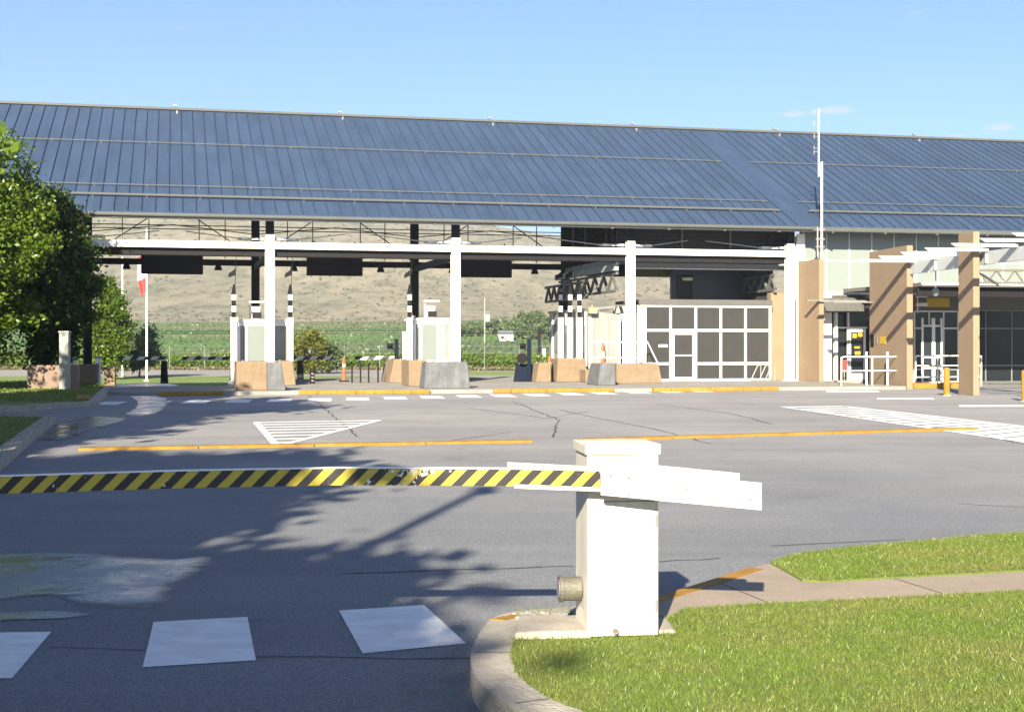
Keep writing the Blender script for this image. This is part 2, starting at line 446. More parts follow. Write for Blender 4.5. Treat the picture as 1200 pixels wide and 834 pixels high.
V = np.array(V); nx = len(ang); ny = len(ys)
ii = np.arange((ny - 1) * (nx - 1)); r_ = ii // (nx - 1); c_ = ii % (nx - 1); b_ = r_ * nx + c_
Fc = np.stack([b_, b_ + 1, b_ + nx + 1, b_ + nx], 1)
def terrain_mat():
    m = bpy.data.materials.new('valley_ground'); m.use_nodes = True
    nt = m.node_tree; n = nt.nodes; l = nt.links; b = n['Principled BSDF']
    b.inputs['Roughness'].default_value = 1; b.inputs['Specular IOR Level'].default_value = .1
    tc = n.new('ShaderNodeTexCoord')
    sep = n.new('ShaderNodeSeparateXYZ'); l.new(tc.outputs['Object'], sep.inputs[0])
    mq = n.new('ShaderNodeMapping'); mq.inputs['Scale'].default_value = (1, .22, 1.5); l.new(tc.outputs['Object'], mq.inputs['Vector'])
    def noise(scale, det=6, rough=.6, vec=None):
        z = n.new('ShaderNodeTexNoise'); z.inputs['Scale'].default_value = scale
        z.inputs['Detail'].default_value = det; z.inputs['Roughness'].default_value = rough
        l.new(vec or tc.outputs['Object'], z.inputs['Vector']); return z.outputs['Fac']
    def ramp(fac, stops):
        r = n.new('ShaderNodeValToRGB'); e = r.color_ramp.elements
        e[0].position, e[0].color = stops[0][0], (*stops[0][1], 1)
        e[1].position, e[1].color = stops[-1][0], (*stops[-1][1], 1)
        for p, c in stops[1:-1]:
            k = e.new(p); k.color = (*c, 1)
        l.new(fac, r.inputs['Fac']); return r.outputs['Color']
    def mix(f, a, c, mode='MIX'):
        x = n.new('ShaderNodeMix'); x.data_type = 'RGBA'; x.blend_type = mode
        if isinstance(f, float): x.inputs[0].default_value = f
        else: l.new(f, x.inputs[0])
        for i, q in ((6, a), (7, c)):
            if isinstance(q, tuple): x.inputs[i].default_value = (*q, 1)
            else: l.new(q, x.inputs[i])
        return x.outputs[2]
    def mrange(val, a, c):
        x = n.new('ShaderNodeMapRange'); x.inputs[1].default_value = a; x.inputs[2].default_value = c
        l.new(val, x.inputs[0]); return x.outputs[0]
    hillc = ramp(noise(.012, 10, .72, mq.outputs['Vector']), [(.30, (.165, .165, .115)), (.42, (.215, .205, .145)), (.56, (.27, .24, .17)), (.72, (.205, .20, .14))])
    spots = ramp(noise(.16, 5, .8, mq.outputs['Vector']), [(.38, (.55, .60, .53)), (.50, (1, 1, 1)), (.7, (1.1, 1.08, 1.0))])
    hillc = mix(1.0, hillc, spots, 'MULTIPLY')
    spots2 = ramp(noise(.05, 6, .7, mq.outputs['Vector']), [(.38, (.76, .79, .74)), (.52, (1, 1, 1))])
    hillc = mix(1.0, hillc, spots2, 'MULTIPLY')
    # field patches
    mp = n.new('ShaderNodeMapping'); mp.inputs['Scale'].default_value = (.011, .0085, 1); mp.inputs['Rotation'].default_value = (0, 0, .3)
    l.new(tc.outputs['Object'], mp.inputs['Vector'])
    vo = n.new('ShaderNodeTexVoronoi'); vo.inputs['Scale'].default_value = 1; l.new(mp.outputs['Vector'], vo.inputs['Vector'])
    vs = n.new('ShaderNodeSeparateColor'); l.new(vo.outputs['Color'], vs.inputs[0])
    fieldc = ramp(vs.outputs[0], [(0, (.075, .15, .045)), (.3, (.10, .19, .05)), (.55, (.12, .20, .07)), (.72, (.20, .19, .11)), (.85, (.09, .14, .07)), (1, (.20, .18, .12))])
    wv = n.new('ShaderNodeTexWave'); wv.inputs['Scale'].default_value = .35; wv.inputs['Distortion'].default_value = .3
    wv.bands_direction = 'X'
    l.new(tc.outputs['Object'], wv.inputs['Vector'])
    rows = ramp(wv.outputs['Fac'], [(.2, (.78, .78, .78)), (.7, (1.08, 1.08, 1.05))])
    fieldc = mix(1.0, fieldc, rows, 'MULTIPLY')
    fieldc = mix(1.0, fieldc, ramp(noise(.05, 6, .7), [(.3, (.8, .8, .8)), (.7, (1.1, 1.1, 1.1))]), 'MULTIPLY')
    nearc = ramp(noise(.15, 6, .7), [(.35, (.16, .17, .07)), (.6, (.27, .23, .14))])
    # masks by distance (Y) broken by noise
    nm = n.new('ShaderNodeMath'); nm.operation = 'MULTIPLY_ADD'; nm.inputs[1].default_value = 90
    l.new(noise(.012, 5, .6), nm.inputs[0]); l.new(sep.outputs['Y'], nm.inputs[2])
    f1 = mrange(nm.outputs[0], 425, 437)
    col = mix(f1, fieldc, hillc)
    f0 = mrange(nm.outputs[0], 160, 166)
    col = mix(f0, nearc, col)
    l.new(col, b.inputs['Base Color'])
    bp = n.new('ShaderNodeBump'); bp.inputs['Strength'].default_value = .7; bp.inputs['Distance'].default_value = 3
    l.new(noise(.09, 6, .75), bp.inputs['Height']); l.new(bp.outputs['Normal'], b.inputs['Normal'])
    return m
M['terrain'] = terrain_mat()
tag(npmesh('ground', V, Fc, 'terrain', True), kind='structure')

# ------------------------------------------------------------------ roads
mb = MB(); mb.sheet([(-17.5, -14), (45, -14), (45, 60), (-8, 60), (-9, 49.5), (-40, 49.5), (-40, 34), (-17.5, 34)], 0.0)
mb.build('road', 'asphalt')['kind'] = 'structure'
mb = MB(); mb.sheet([(-60, -30), (-17.5, -30), (-17.5, 34), (-60, 34)], -.004); mb.sheet([(-17.5, -30), (60, -30), (60, -14.0), (-17.5, -14.0)], -.004)
o = mb.build('car_park', 'asphalt'); o['kind'] = 'structure'
# far cross road, lawns and path behind the canopy, on ground that falls a little
ZB = -.85
mb = MB(); mb.sheet([(-80, 106), (-12, 106), (-9, 99), (80, 99), (80, 109), (-8, 109), (-12, 129), (-80, 129)], ZB + .012)
mb.build('far_road', mat('far_asphalt', (.25, .235, .215), .9, var=.12, vscale=.4))['kind'] = 'structure'
mb = MB(); mb.sheet([(-80, 129.0), (-12, 129.0), (-12, 123.0), (80, 123.0), (80, 126), (-9, 126), (-9, 131), (-80, 131)], ZB + .02)
mb.build('gravel_path', mat('path_gravel', (.38, .33, .26), .95, var=.2))['kind'] = 'structure'
mb = MB(); mb.sheet([(-80, 78), (80, 78), (80, 98.9), (-9.1, 98.9), (-12.1, 105.9), (-80, 105.9)], ZB + .008)
mb.sheet([(-7.9, 109.1), (80, 109.1), (80, 122.9), (-7.9, 122.9)], ZB + .008)
mb.build('far_lawn', 'lawn_far')['kind'] = 'structure'

# raised apron with kerb face under and before the canopy
vA = -7.7
ap = [W(-2.6, vA), W(U(1062, vA), vA), W(U(1062, vA), -.02), W(34, -.02), W(34, 13), (-5.6, 62), g(268, 446, .12), g(266, 452.3, .12), g(118, 452.0, .12), g(112, 458, .12)]
mb = MB(); mb.prism(ap, -.9, .12)
mb.build('apron', 'apron', bevel=.02)['kind'] = 'structure'
# mound of the lanes (slightly domed concrete pad behind the yellow kerb)
# yellow painted kerb stretches, standing 3 mm proud of the apron's edge
def kerb_strip(px0, px1, label, grp='yellow painted kerb stretches before the lanes'):
    u0, u1 = U(px0, vA), U(px1, vA)
    t = bthing('painted_kerb', label, 'kerb', (u0 + u1) / 2, vA, 0, grp)
    h = (u1 - u0) / 2
    m_ = MB()
    n = 7
    for i in range(n):
        a = -h + 2 * h * i / n; b = -h + 2 * h * (i + 1) / n
        ja = random.uniform(-.008, .008)
        m_.box(a, b - .006, -.16, .02, .0, .137 + ja * .3)
    o = m_.build('kerb_stone', 'yellow', t, bevel=.02)
    return t
kerb_strip(186, 262, 'yellow kerb stretch left of the first booth, partly in tree shade')
kerb_strip(350, 503, 'yellow kerb stretch between the first and second booth')
kerb_strip(578, 718, 'yellow kerb stretch right of the second booth')
kerb_strip(764, 911, 'bright yellow kerb stretch in front of the grey panelled enclosure')

# left lawns with kerbs
lk_far = [g(125, 452.5, .1), g(108, 468, .1), g(101, 472, .1), g(60, 474, .1), g(0, 478, .1), g(-220, 486, .1)]
fl = [(x, y) for x, y in lk_far] + [(-60, 40), (-60, 60), (-17.5, 56)]
mb = MB(); mb.prism(fl, -.6, .12); mb.build('far_left_lawn', 'lawn')['kind'] = 'structure'
def kerb_line(pts, w, z, name, m_, sides=1):
    """ribbon kerb following pts, w wide to the left of the direction"""
    m = MB(); P = [Vector((p[0], p[1])) for p in pts]
    L = []; Rr = []
    for i, p in enumerate(P):
        d = (P[min(i + 1, len(P) - 1)] - P[max(i - 1, 0)]).normalized()
        nrm = Vector((-d.y, d.x)) * w * sides
        L.append(p - nrm * .14); Rr.append(p + nrm)
    for i in range(len(P) - 1):
        a, b, c, d = L[i], L[i + 1], Rr[i + 1], Rr[i]
        if sides < 0: a, b, c, d = d, c, b, a
        ch = .02
        m.hexa([(a.x, a.y, -.02), (b.x, b.y, -.02), (c.x, c.y, -.02), (d.x, d.y, -.02), (a.x, a.y, z), (b.x, b.y, z), (c.x, c.y, z), (d.x, d.y, z)])
    return m.build(name, m_)
def smooth_line(pts, n=6):
    P = [Vector((p[0], p[1], 0)) for p in pts]; out = []
    for i in range(len(P) - 1):
        p0 = P[max(i - 1, 0)]; p1 = P[i]; p2 = P[i + 1]; p3 = P[min(i + 2, len(P) - 1)]
        for k in range(n):
            t = k / n
            q = .5 * ((2 * p1) + (p2 - p0) * t + (2 * p0 - 5 * p1 + 4 * p2 - p3) * t * t + (-p0 + 3 * p1 - 3 * p2 + p3) * t ** 3)
            out.append((q.x, q.y))
    out.append((P[-1].x, P[-1].y)); return out
def offset(pts, w):
    P = [Vector(p) for p in pts]; out = []
    for i, p in enumerate(P):
        d = (P[min(i + 1, len(P) - 1)] - P[max(i - 1, 0)]).normalized()
        out.append((p.x - d.y * w, p.y + d.x * w))
    return out
kerb_line(smooth_line(lk_far), .22, .145, 'kerb', 'kerb', 1)['kind'] = 'structure'
yk = MB().hexa([(*g(88, 474.2, 0), 0), (*g(104, 473.4, 0), 0), (*g(108, 469, 0), 0), (*g(90, 469, 0), 0)] +
               [(p[0], p[1], .16) for p in (g(88, 474.2, 0), g(104, 473.4, 0), g(108, 469, 0), g(90, 469, 0))])
o = yk.build('painted_kerb', 'yellow', bevel=.03)
tag(o, 'short yellow kerb nose at the corner of the left lawn', 'kerb')
nl = [g(64, 490, .1), g(50, 500, .1), g(30, 516, .1), g(0, 541, .1), g(-60, 590, .1), g(-180, 690, .1)]
nlp = [(x, y) for x, y in nl] + [(-17, 6), (-17.3, 30.5)]
mb = MB(); mb.prism(nlp, -.02, .12); mb.build('near_left_lawn', 'lawn')['kind'] = 'structure'
kerb_line(smooth_line(nl), .2, .145, 'kerb', 'kerb', -1)['kind'] = 'structure'
mb = MB(); q = [g(62, 484.5), g(-260, 484.5), g(-260, 489), g(60, 489.4)]
mb.sheet(q, .004); mb.build('footpath', 'pave')['kind'] = 'structure'

# ------------------------------------------------------------------ right hand island
outer = [(.72, 8.05), (.35, 7.85), (.05, 7.72), (-.09, 7.5), (-.155, 7.0), (-.17, 6.55), (-.10, 6.05), (.10, 5.6), (.5, 5.1), (1.2, 4.5), (3, 3.6), (8, 2.4), (20, .6)]
outer = smooth_line(outer)
inner = offset(outer, .16)
far_edge = smooth_line([(.72, 8.05), (.88, 8.26), (1.23, 8.76), (1.59, 9.3), (1.75, 9.5), (2.14, 9.98), (3.23, 10.6), (4.02, 10.98), (7, 11.9), (20, 15.0)])
slab = far_edge + [(20, .6 + .2)] + inner[::-1]
mb = MB(); mb.prism(slab, -.02, .112); mb.build('island_base', 'pave')['kind'] = 'structure'
kerb_line(outer, .17, .125, 'kerb', 'kerb', 1)
# rounded kerb: bevel
kb = [o for o in COL.objects if o.name.startswith('kerb')][-1]; kb['kind'] = 'structure'
lawn_near = inner[3 * 6 + 3:] + [(20, 12.9), (3.07, 8.4), (2.0, 8.11), (1.35, 7.95), (.96, 7.82), (.84, 7.55), (.1, 7.5), (.03, 7.25)]
mb = MB(); mb.prism(lawn_near, .05, .124); mb.build('island_lawn', 'lawn')['kind'] = 'structure'
lawn_far = [f for f in far_edge if f[0] > 1.74] + [(20, 13.9), (3.35, 9.16), (2.6, 8.94), (1.95, 8.74), (1.82, 8.78)]
mb = MB(); mb.prism(lawn_far, .05, .124); mb.build('verge_lawn', 'lawn')['kind'] = 'structure'
# yellow painted kerb edge on the path corner
ye = [f for f in far_edge if .80 < f[0] < 1.62]
kerb_line(ye, .085, .118, 'painted_kerb', 'yellow', -1)
yk = [o for o in COL.objects if o.name.startswith('painted_kerb')][-1]
tag(yk, 'curved yellow painted kerb edge on the path behind the gate cabinet', 'kerb')
# joints in pavement and between the kerb stones
mb = MB()
for i in range(16, len(outer) - 2, 12):
    a_, b_2 = outer[i], inner[i]
    mb.bar((a_[0], a_[1], .1265), (b_2[0], b_2[1], .1265), .004, .002)
for i in range(7):
    a = Vector((1.5 + i * 1.1, 8.0 + i * .285 - .04)); b = a + Vector((-.2, .74))
    mb.bar((a.x, a.y, .1135), (b.x, b.y, .1135), .006, .002)
mb.build('path_joint', 'crack')['kind'] = 'structure'

# ------------------------------------------------------------------ grass blades
def in_poly(px, py, poly):
    c = np.zeros(len(px), bool); n = len(poly)
    for i in range(n):
        x1, y1 = poly[i]; x2, y2 = poly[(i + 1) % n]
        cond = ((y1 > py) != (y2 > py))
        xi = (x2 - x1) * (py - y1) / ((y2 - y1) if y2 != y1 else 1e-9) + x1
        c ^= cond & (px < xi)
    return c
GV, GF = [], []; goff = 0
def grass(poly, box, dens, z, h, w, avoid=None):
    global goff
    x0, x1, y0, y1 = box; n = int((x1 - x0) * (y1 - y0) * dens)
    x = rng.uniform(x0, x1, n); y = rng.uniform(y0, y1, n); k = in_poly(x, y, poly)
    if avoid is not None:
        k &= ~((x > avoid[0]) & (x < avoid[1]) & (y > avoid[2]) & (y < avoid[3]))
    x = x[k]; y = y[k]; n = len(x)
    a = rng.uniform(0, 2 * np.pi, n); hh = h * rng.uniform(.45, 1.15, n); ww = w * rng.uniform(.6, 1.3, n)
    lx = rng.normal(0, .45, n) * hh; ly = rng.normal(0, .45, n) * hh
    dx = np.cos(a) * ww / 2; dy = np.sin(a) * ww / 2
    zz = np.full(n, z)
    v = np.stack([np.stack([x - dx, y - dy, zz], 1), np.stack([x + dx, y + dy, zz], 1), np.stack([x + lx, y + ly, zz + hh], 1)], 1).reshape(-1, 3)
    f = np.arange(n * 3).reshape(-1, 3) + goff
    GV.append(v); GF.append(f); goff += n * 3
AV = (.0, .38, 7.01, 7.5)
grass(lawn_near, (-.2, 3.6, 5.0, 9.2), 9500, .12, .026, .0055, AV)
grass(lawn_near, (3.6, 10, 3, 10.5), 1800, .12, .035, .011)
grass(lawn_near, (0.3, 5, 3.2, 5.0), 3500, .12, .03, .008)
grass(lawn_far, (1.7, 5, 8.6, 11.6), 7500, .12, .026, .0065)
grass(lawn_far, (5, 12, 9.3, 13.5), 1300, .12, .035, .012)
grass([(-.02, 7.52), (.7, 7.5), (.7, 7.8), (.1, 7.8)], (0, .7, 7.45, 7.85), 900, .1, .07, .009)
grass(nlp, (-17, -6, 16, 31), 90, .12, .06, .03)
grass(fl, (-24, -11, 36, 56), 60, .12, .07, .05)
o = npmesh('grass', np.concatenate(GV), np.concatenate(GF), 'grass_blade')
tag(o, 'short green lawn grass growing on the kerbed islands', 'grass', kind='stuff')

# ------------------------------------------------------------------ road markings
def quadsheet(name, polys, z, m_):
    b = MB()
    for p in polys: b.sheet(p, z)
    o = b.build(name, m_); o['kind'] = 'structure'; return o
near = [[g(-130, 743), g(60, 740.5), g(14, 795), g(-200, 797)],
        [g(180, 729), g(290, 723), g(300, 774), g(167, 782)],
        [g(397, 715.5), g(497, 709), g(546, 754), g(425, 766)]]
quadsheet('road_marking', near, .004, 'road_white')
bars = []
for i in range(17):
    t = i / 16
    pxs = np.interp(i, [0, 1, 2, 3, 4, 5, 6, 7, 8, 9, 10, 11, 12, 13, 14, 15, 16],
                    [135, 189, 236, 285, 333, 380, 424, 468, 511, 554, 594, 633, 673, 711, 750, 787, 822])
    pys = np.interp(pxs, [135, 380, 594, 822], [472.3, 468.3, 463.5, 458])
    x, y = g(pxs, pys); bars.append([(x - .33, y - 1.05), (x + .33, y - 1.05), (x + .33 - .25, y + 1.05), (x - .33 - .25, y + 1.05)])
quadsheet('road_marking', bars, .004, 'road_white')
# hatched triangle
A, B, C = Vector(g(300, 495)), Vector(g(445, 492.5)), Vector(g(325, 523))
tri = []
def seg(p, q, w):
    d = (q - p).normalized(); nn = Vector((-d.y, d.x)) * w / 2
    return [tuple(p - nn), tuple(q - nn), tuple(q + nn), tuple(p + nn)]
hs = []
for i in range(1, 8):
    t = i / 8
    hs.append(seg(A.lerp(C, t), B.lerp(C, t), .27))
quadsheet('road_marking', hs, .004, 'road_white')
quadsheet('road_marking', [seg(A, C, .13), seg(B, C, .13)], .0075, 'road_white')
quadsheet('road_marking', [seg(A, B, .3)], .004, 'road_white')
hs = []
a0, a1 = Vector(g(918, 477)), Vector(g(1235, 523)); b0, b1 = Vector(g(990, 476)), Vector(g(1310, 512))
for i in range(18):
    t = i / 17
    p, q = a0.lerp(a1, t ** .9), b0.lerp(b1, t ** .9)
    hs.append(seg(p, q, .42))
quadsheet('road_marking', hs, .004, 'road_white')
quadsheet('road_marking', [seg(a0, a1, .14), seg(b0, b1, .14)], .0075, 'road_white')
quadsheet('road_marking', [[g(968, 459.3), g(1032, 459.3), g(1028, 457.9), g(968, 457.9)],
                           [g(1028, 468), g(1096, 468), g(1092, 466.4), g(1028, 466.4)],
                           [g(1124, 476.6), g(1215, 476.6), g(1212, 474.6), g(1124, 474.6)]], .004, 'road_white')

# low raised yellow strips across the lane
def lane_strip(p, q, label):
    p = Vector(p); q = Vector(q); d = q - p; L = d.length
    t = thing('lane_strip', label, 'kerb', (p.x + q.x) / 2, (p.y + q.y) / 2, 0, math.atan2(d.y, d.x), 'low raised yellow strips across the road')
    m_ = MB(); n = int(L / 1.6)
    for i in range(n):
        a = -L / 2 + L * i / n; b = a + L / n
        m_.hexa([(a, -.15, 0), (b - .012, -.15, 0), (b - .012, .15, 0), (a, .15, 0), (a, -.11, .042), (b - .012, -.11, .042), (b - .012, .11, .042), (a, .11, .042)])
    m_.build('strip_block', M['yellow'], t, bevel=.01)
lane_strip(g(92, 527.5), g(623, 518), 'long yellow raised strip running left under the hatched triangle')
lane_strip(g(683, 516.5), g(1142, 503), 'long yellow raised strip running right into the white crosswalk')

# cracks and old trenches in the asphalt
def crack(pts, w, z=.003):
    P = [Vector(g(*p)) for p in pts]; out = []
    for a, b in zip(P[:-1], P[1:]):
        n = max(3, int((b - a).length / .35)); d = (b - a).normalized(); nn = Vector((-d.y, d.x))
        for k in range(n): out.append(a.lerp(b, k / n) + nn * random.uniform(-.035, .035))
    out.append(P[-1]); m_ = MB()
    prevL = None
    for i in range(len(out) - 1):
        d = (out[i + 1] - out[i]).normalized(); nn = Vector((-d.y, d.x)) * w * random.uniform(.2, .42)
        m_.sheet([tuple(out[i] - nn), tuple(out[i + 1] - nn), tuple(out[i + 1] + nn), tuple(out[i] + nn)], z)
    return m_
allc = MB()
def addm(a, b):
    o_ = len(a.v); a.v += b.v; a.f += [tuple(i + o_ for i in f) for f in b.f]
for pts, w in (([(60, 757), (300, 769), (560, 771)], .022), ([(400, 672), (560, 667), (672, 663)], .035), ([(772, 658), (843, 654)], .03),
               ([(655, 480), (700, 490), (770, 503), (833, 520)], .05), ([(770, 473), (860, 485), (905, 497)], .05), ([(550, 478), (640, 490), (690, 482)], .05),
               ([(600, 470), (655, 492), (648, 512)], .05), ([(360, 462), (380, 478), (420, 512)], .05), ([(960, 485), (1060, 494), (1200, 520)], .05),
               ([(905, 640), (1060, 632)], .03), ([(1120, 590), (1200, 594)], .03), ([(500, 520), (560, 512), (600, 506)], .05), ([(820, 467), (1000, 470)], .08)):
    addm(allc, crack(pts, w))
allc.build('road_crack', 'crack')['kind'] = 'structure'

# puddles
def puddle(pts, z=.006, n=6):
    P = smooth_line([g(*p) for p in pts] + [g(*pts[0])], n)[:-1]
    c = Vector((sum(p[0] for p in P) / len(P), sum(p[1] for p in P) / len(P)))
    vs = [(c.x, c.y, z)]; wt = [1.0]; k = len(P)
    for fr_, w_ in ((.45, 1.0), (.8, .75), (1.12, 0.0)):
        for p in P:
            q = c + (Vector(p) - c) * fr_; vs.append((q.x, q.y, z)); wt.append(w_)
    fs = [(0, 1 + i, 1 + (i + 1) % k) for i in range(k)]
    for r0 in (0, 1):
        for i in range(k):
            j = (i + 1) % k; fs.append((1 + r0 * k + i, 1 + (r0 + 1) * k + i, 1 + (r0 + 1) * k + j, 1 + r0 * k + j))
    m_ = MB(); m_.v = vs; m_.f = fs
    o = m_.build('puddle', 'wet'); o['kind'] = 'structure'
    at = o.data.attributes.new('edge', 'FLOAT', 'POINT'); at.data.foreach_set('value', wt)
    return o
puddle([(-120, 650), (0, 646), (90, 645), (150, 652), (205, 655), (252, 652), (235, 672), (205, 690), (192, 708), (150, 714), (95, 710), (60, 700), (0, 704), (-120, 716)])
puddle([(-60, 722), (60, 716), (110, 720), (60, 726), (-60, 728)])
puddle([(150, 463), (190, 461.5), (198, 470), (190, 482), (168, 489), (145, 487), (158, 478), (160, 470)])
puddle([(130, 453.0), (200, 453.4), (205, 457), (128, 456)], .128)
puddle([(20, 515), (60, 500), (110, 487), (150, 491), (110, 503), (70, 517)])

# ================================================================== STATION CANOPY BUILDING
st = bthing('border_station', 'long border inspection building with blue standing seam roof over white columns', 'building')
UR0, UR1 = -18.0, 50.0
VE, ZE, VT, PITCH = -.9, 6.27, 11.5, .458
def rz_(v): return ZE + (v - VE) * PITCH
ZT = rz_(VT)
mb = MB(); T = .22
mb.hexa([(UR0, VE, ZE - T), (UR1, VE, ZE - T), (UR1, VT, ZT - T), (UR0, VT, ZT - T), (UR0, VE, ZE), (UR1, VE, ZE), (UR1, VT, ZT), (UR0, VT, ZT)])
BU0, BU1 = 20.75, 21.75
roof = mb.build('roof', 'roof', st)
mb = MB(); u = UR0 + .1
while u < UR1:
    if not (BU0 < u < BU1):
        mb.hexa([(u - .016, VE - .01, ZE - .01), (u + .016, VE - .01, ZE - .01), (u + .016, VT, ZT - .01), (u - .016, VT, ZT - .01),
                 (u - .012, VE - .01, ZE + .052), (u + .012, VE - .01, ZE + .052), (u + .012, VT, ZT + .052), (u - .012, VT, ZT + .052)])
    u += .476
mb.build('standing_seams', 'roof_rib', roof)
def roof_rail(v, r, h, segs, m_='rail', name='snow_rail'):
    b = MB()
    for u0, u1 in segs:
        b.box(u0, u1, v - r, v + r, rz_(v) + h, rz_(v) + h + r * 1.6)
        uu = u0 + .3
        while uu < u1:
            b.box(uu - .02, uu + .02, v - .02, v + .02, rz_(v) - .02, rz_(v) + h); uu += 1.9
    b.build(name, m_, roof)
S2 = [(UR0, BU0 - .25), (BU1 + .05, UR1)]
roof_rail(VE + 7.56, .02, .07, S2)
roof_rail(VE + 2.57, .02, .07, S2)
roof_rail(VE + 1.45, .045, .08, S2, name='snow_guard')
b = MB().box(UR0, UR1, VT - .12, VT + .1, ZT + .0, ZT + .10); b.build('ridge_cap', 'gutter', roof)
# gutter, half round profile
for (u0, u1, dz) in ((UR0, 21.25, 0), (21.25, UR1, -.06)):
    b = MB(); b.cyl((u0, VE - .075, ZE - .085 + dz), (u1, VE - .075, ZE - .085 + dz), .07, 10)
    b.box(u0, u1, VE - .03, VE + .02, ZE - .20, ZE - .015)
    gut = b.build('gutter', 'gutter', roof)
b = MB(); u = -17
while u < 50:
    b.box(u - .04, u + .04, VE - .15, VE - .02, ZE - .25, ZE - .19).mark(); u += 2.3
b.build_each('gutter_bracket', 'gutter', roof)
# small fittings along ridge
for px in (205, 398, 573, 740, 907, 1070):
    u_ = U(px, VT)
    b = MB().cyl((u_, VT - .1, ZT), (u_, VT - .1, ZT + .2), .02, 6).box(u_ - .08, u_ + .08, VT - .18, VT - .04, ZT + .14, ZT + .22).box(u_ + .06, u_ + .12, VT - .5, VT - .3, ZT - .55, ZT - .1)
    b.build('ridge_lamp', 'galv', roof)
# columns
VB = 9.4
BAY = 6.98
for k in range(-2, 4):
    u_ = k * BAY
    if k == 3: u_ = U(925.5)
    b = MB()
    for s in (-1, 1): b.box(u_ + (.010 if s > 0 else -.168), u_ + (.168 if s > 0 else -.010), -.10, -.085, .12, 5.62)
    b.box(u_ - .012, u_ + .012, -.094, .10, .12, 5.62); b.box(u_ - .168, u_ + .168, .10, .115, .12, 5.62)
    b.box(u_ - .24, u_ + .24, -.16, .17, .12, .15)
    c = b.build('column', 'white', st)
    MB().box(u_ - .15, u_ + .15, -.09, .11, 5.622, rz_(0) - T - .03).build('shaded_column_top', 'dark_steel', c)  # column top under the eave, its shade put into a dark colour
    b = MB().box(u_ - .18, u_ + .18, -.125, -.1035, 5.38, 5.42).mark().box(u_ - .18, u_ + .18, -.125, -.1035, 5.57, 5.60)
    b.build_each('column_plate', 'galv', c)
    if k < 3:
        b = MB(); ub = k * BAY
        b.box(ub - .17, ub + .17, VB - .16, VB - .13, .12, rz_(VB) - T); b.box(ub - .17, ub + .17, VB + .13, VB + .16, .12, rz_(VB) - T); b.box(ub - .02, ub + .02, VB - .13, VB + .13, .12, rz_(VB) - T)
        b.build('column', 'dark_steel', st, label='dark back column')
# one double column beside the stone wall
b = MB().box(U(934), U(936), .05, .30, .12, 5.95); b.build('column', 'white', st)
# beams
b = MB(); b.box(-2 * BAY, U(921), -.08, .08, 5.12, 5.325); b.box(-2 * BAY, U(921), -.10, .12, 5.327, 5.345); b.box(-2 * BAY, U(921), -.10, .12, 5.10, 5.118)
b.build('front_beam', 'white', st)
b = MB(); b.box(-2 * BAY, U(921), .13, .75, 4.84, 5.098); b.build('beam_tray', 'dark_steel', st)
b = MB(); b.box(-2 * BAY, 2 * BAY, VB - .1, VB + .1, 4.98, 5.24); b.build('back_beam', 'dark_steel', st)
for k in range(-2, 3):
    u_ = k * BAY
    b = MB().box(u_ - .08, u_ + .08, .12, VB - .17, 4.80, 5.05); b.build('cross_beam', 'dark_steel' if k != 2 else 'grey_steel', st)
    b = MB().hexa([(u_ - .09, 0.2, rz_(0.2) - .62), (u_ + .09, 0.2, rz_(.2) - .62), (u_ + .09, VT - .2, rz_(VT - .2) - .62), (u_ - .09, VT - .2, rz_(VT - .2) - .62),
                   (u_ - .09, 0.2, rz_(.2) - .225), (u_ + .09, 0.2, rz_(.2) - .225), (u_ + .09, VT - .2, rz_(VT - .2) - .225), (u_ - .09, VT - .2, rz_(VT - .2) - .225)])
    b.build('rafter', 'dark_steel', st)
b = MB()
for v in (2.2, 4.4, 6.6, 8.8, 11.0):
    b.box(-2 * BAY, 13.9 if v < 9 else 20.9, v - .05, v + .05, rz_(v) - .40, rz_(v) - .225)
b.build('purlins', 'dark_steel', st)
# tie rods between the back columns and white rods at the front heads
b = MB()
for k in range(-2, 2):
    u0, u1 = k * BAY, (k + 1) * BAY
    for z in (6.52, 6.68): b.cyl((u0, VB, z), (u1, VB, z), .022, 6)
    b.cyl((u0, VB, 5.3), (u0 + 3.4, VB, 7.6), .025, 6); b.cyl((u1, VB, 5.3), (u1 - 3.4, VB, 7.6), .025, 6)
    for q in (1.4, 2.5, 4.6, 5.7): b.cyl((u0 + q, VB + .3, 5.3), (u0 + q, VB + .3, rz_(VB + .3) - .3), .022, 6)
    b.cyl((u0, VB, 6.35), (u0 + 3.5, VB, 6.7), .022, 6); b.cyl((u0 + 3.5, VB, 6.7), (u1, VB, 6.35), .022, 6)
b.build('tie_rods', 'dark_steel', st)
for k in range(-2, 4):
    u_ = k * BAY if k < 3 else U(925.5)
    b = MB()
    for s in (-1, 1):
        if (k == 3 and s > 0): continue
        b.mark() if len(b.v) else None
        b.cyl((u_ + s * .2, .15, 5.47), (u_ + s * 1.1, .6, 5.50), .05, 8)
        b.cyl((u_ + s * 1.0, .6, 5.50), (u_ + s * 3.0, 1.6, 5.82), .022, 6)
        b.box(u_ + s * .8 - .22, u_ + s * .8 + .22, .4, .65, 5.44, 5.54)
    b.build_each('rod_strut', 'white', st)
# light fittings under the back beam
b = MB()
for k in range(-2, 2):
    for s in (-1.6, 1.6):
        uu = k * BAY + s + BAY * (0 if s > 0 else 1)
        b.cyl((uu, VB - .6, 4.75), (uu, VB - .6, 5.05), .18, 10, .08).mark()
b.build_each('downlight', 'black', st)
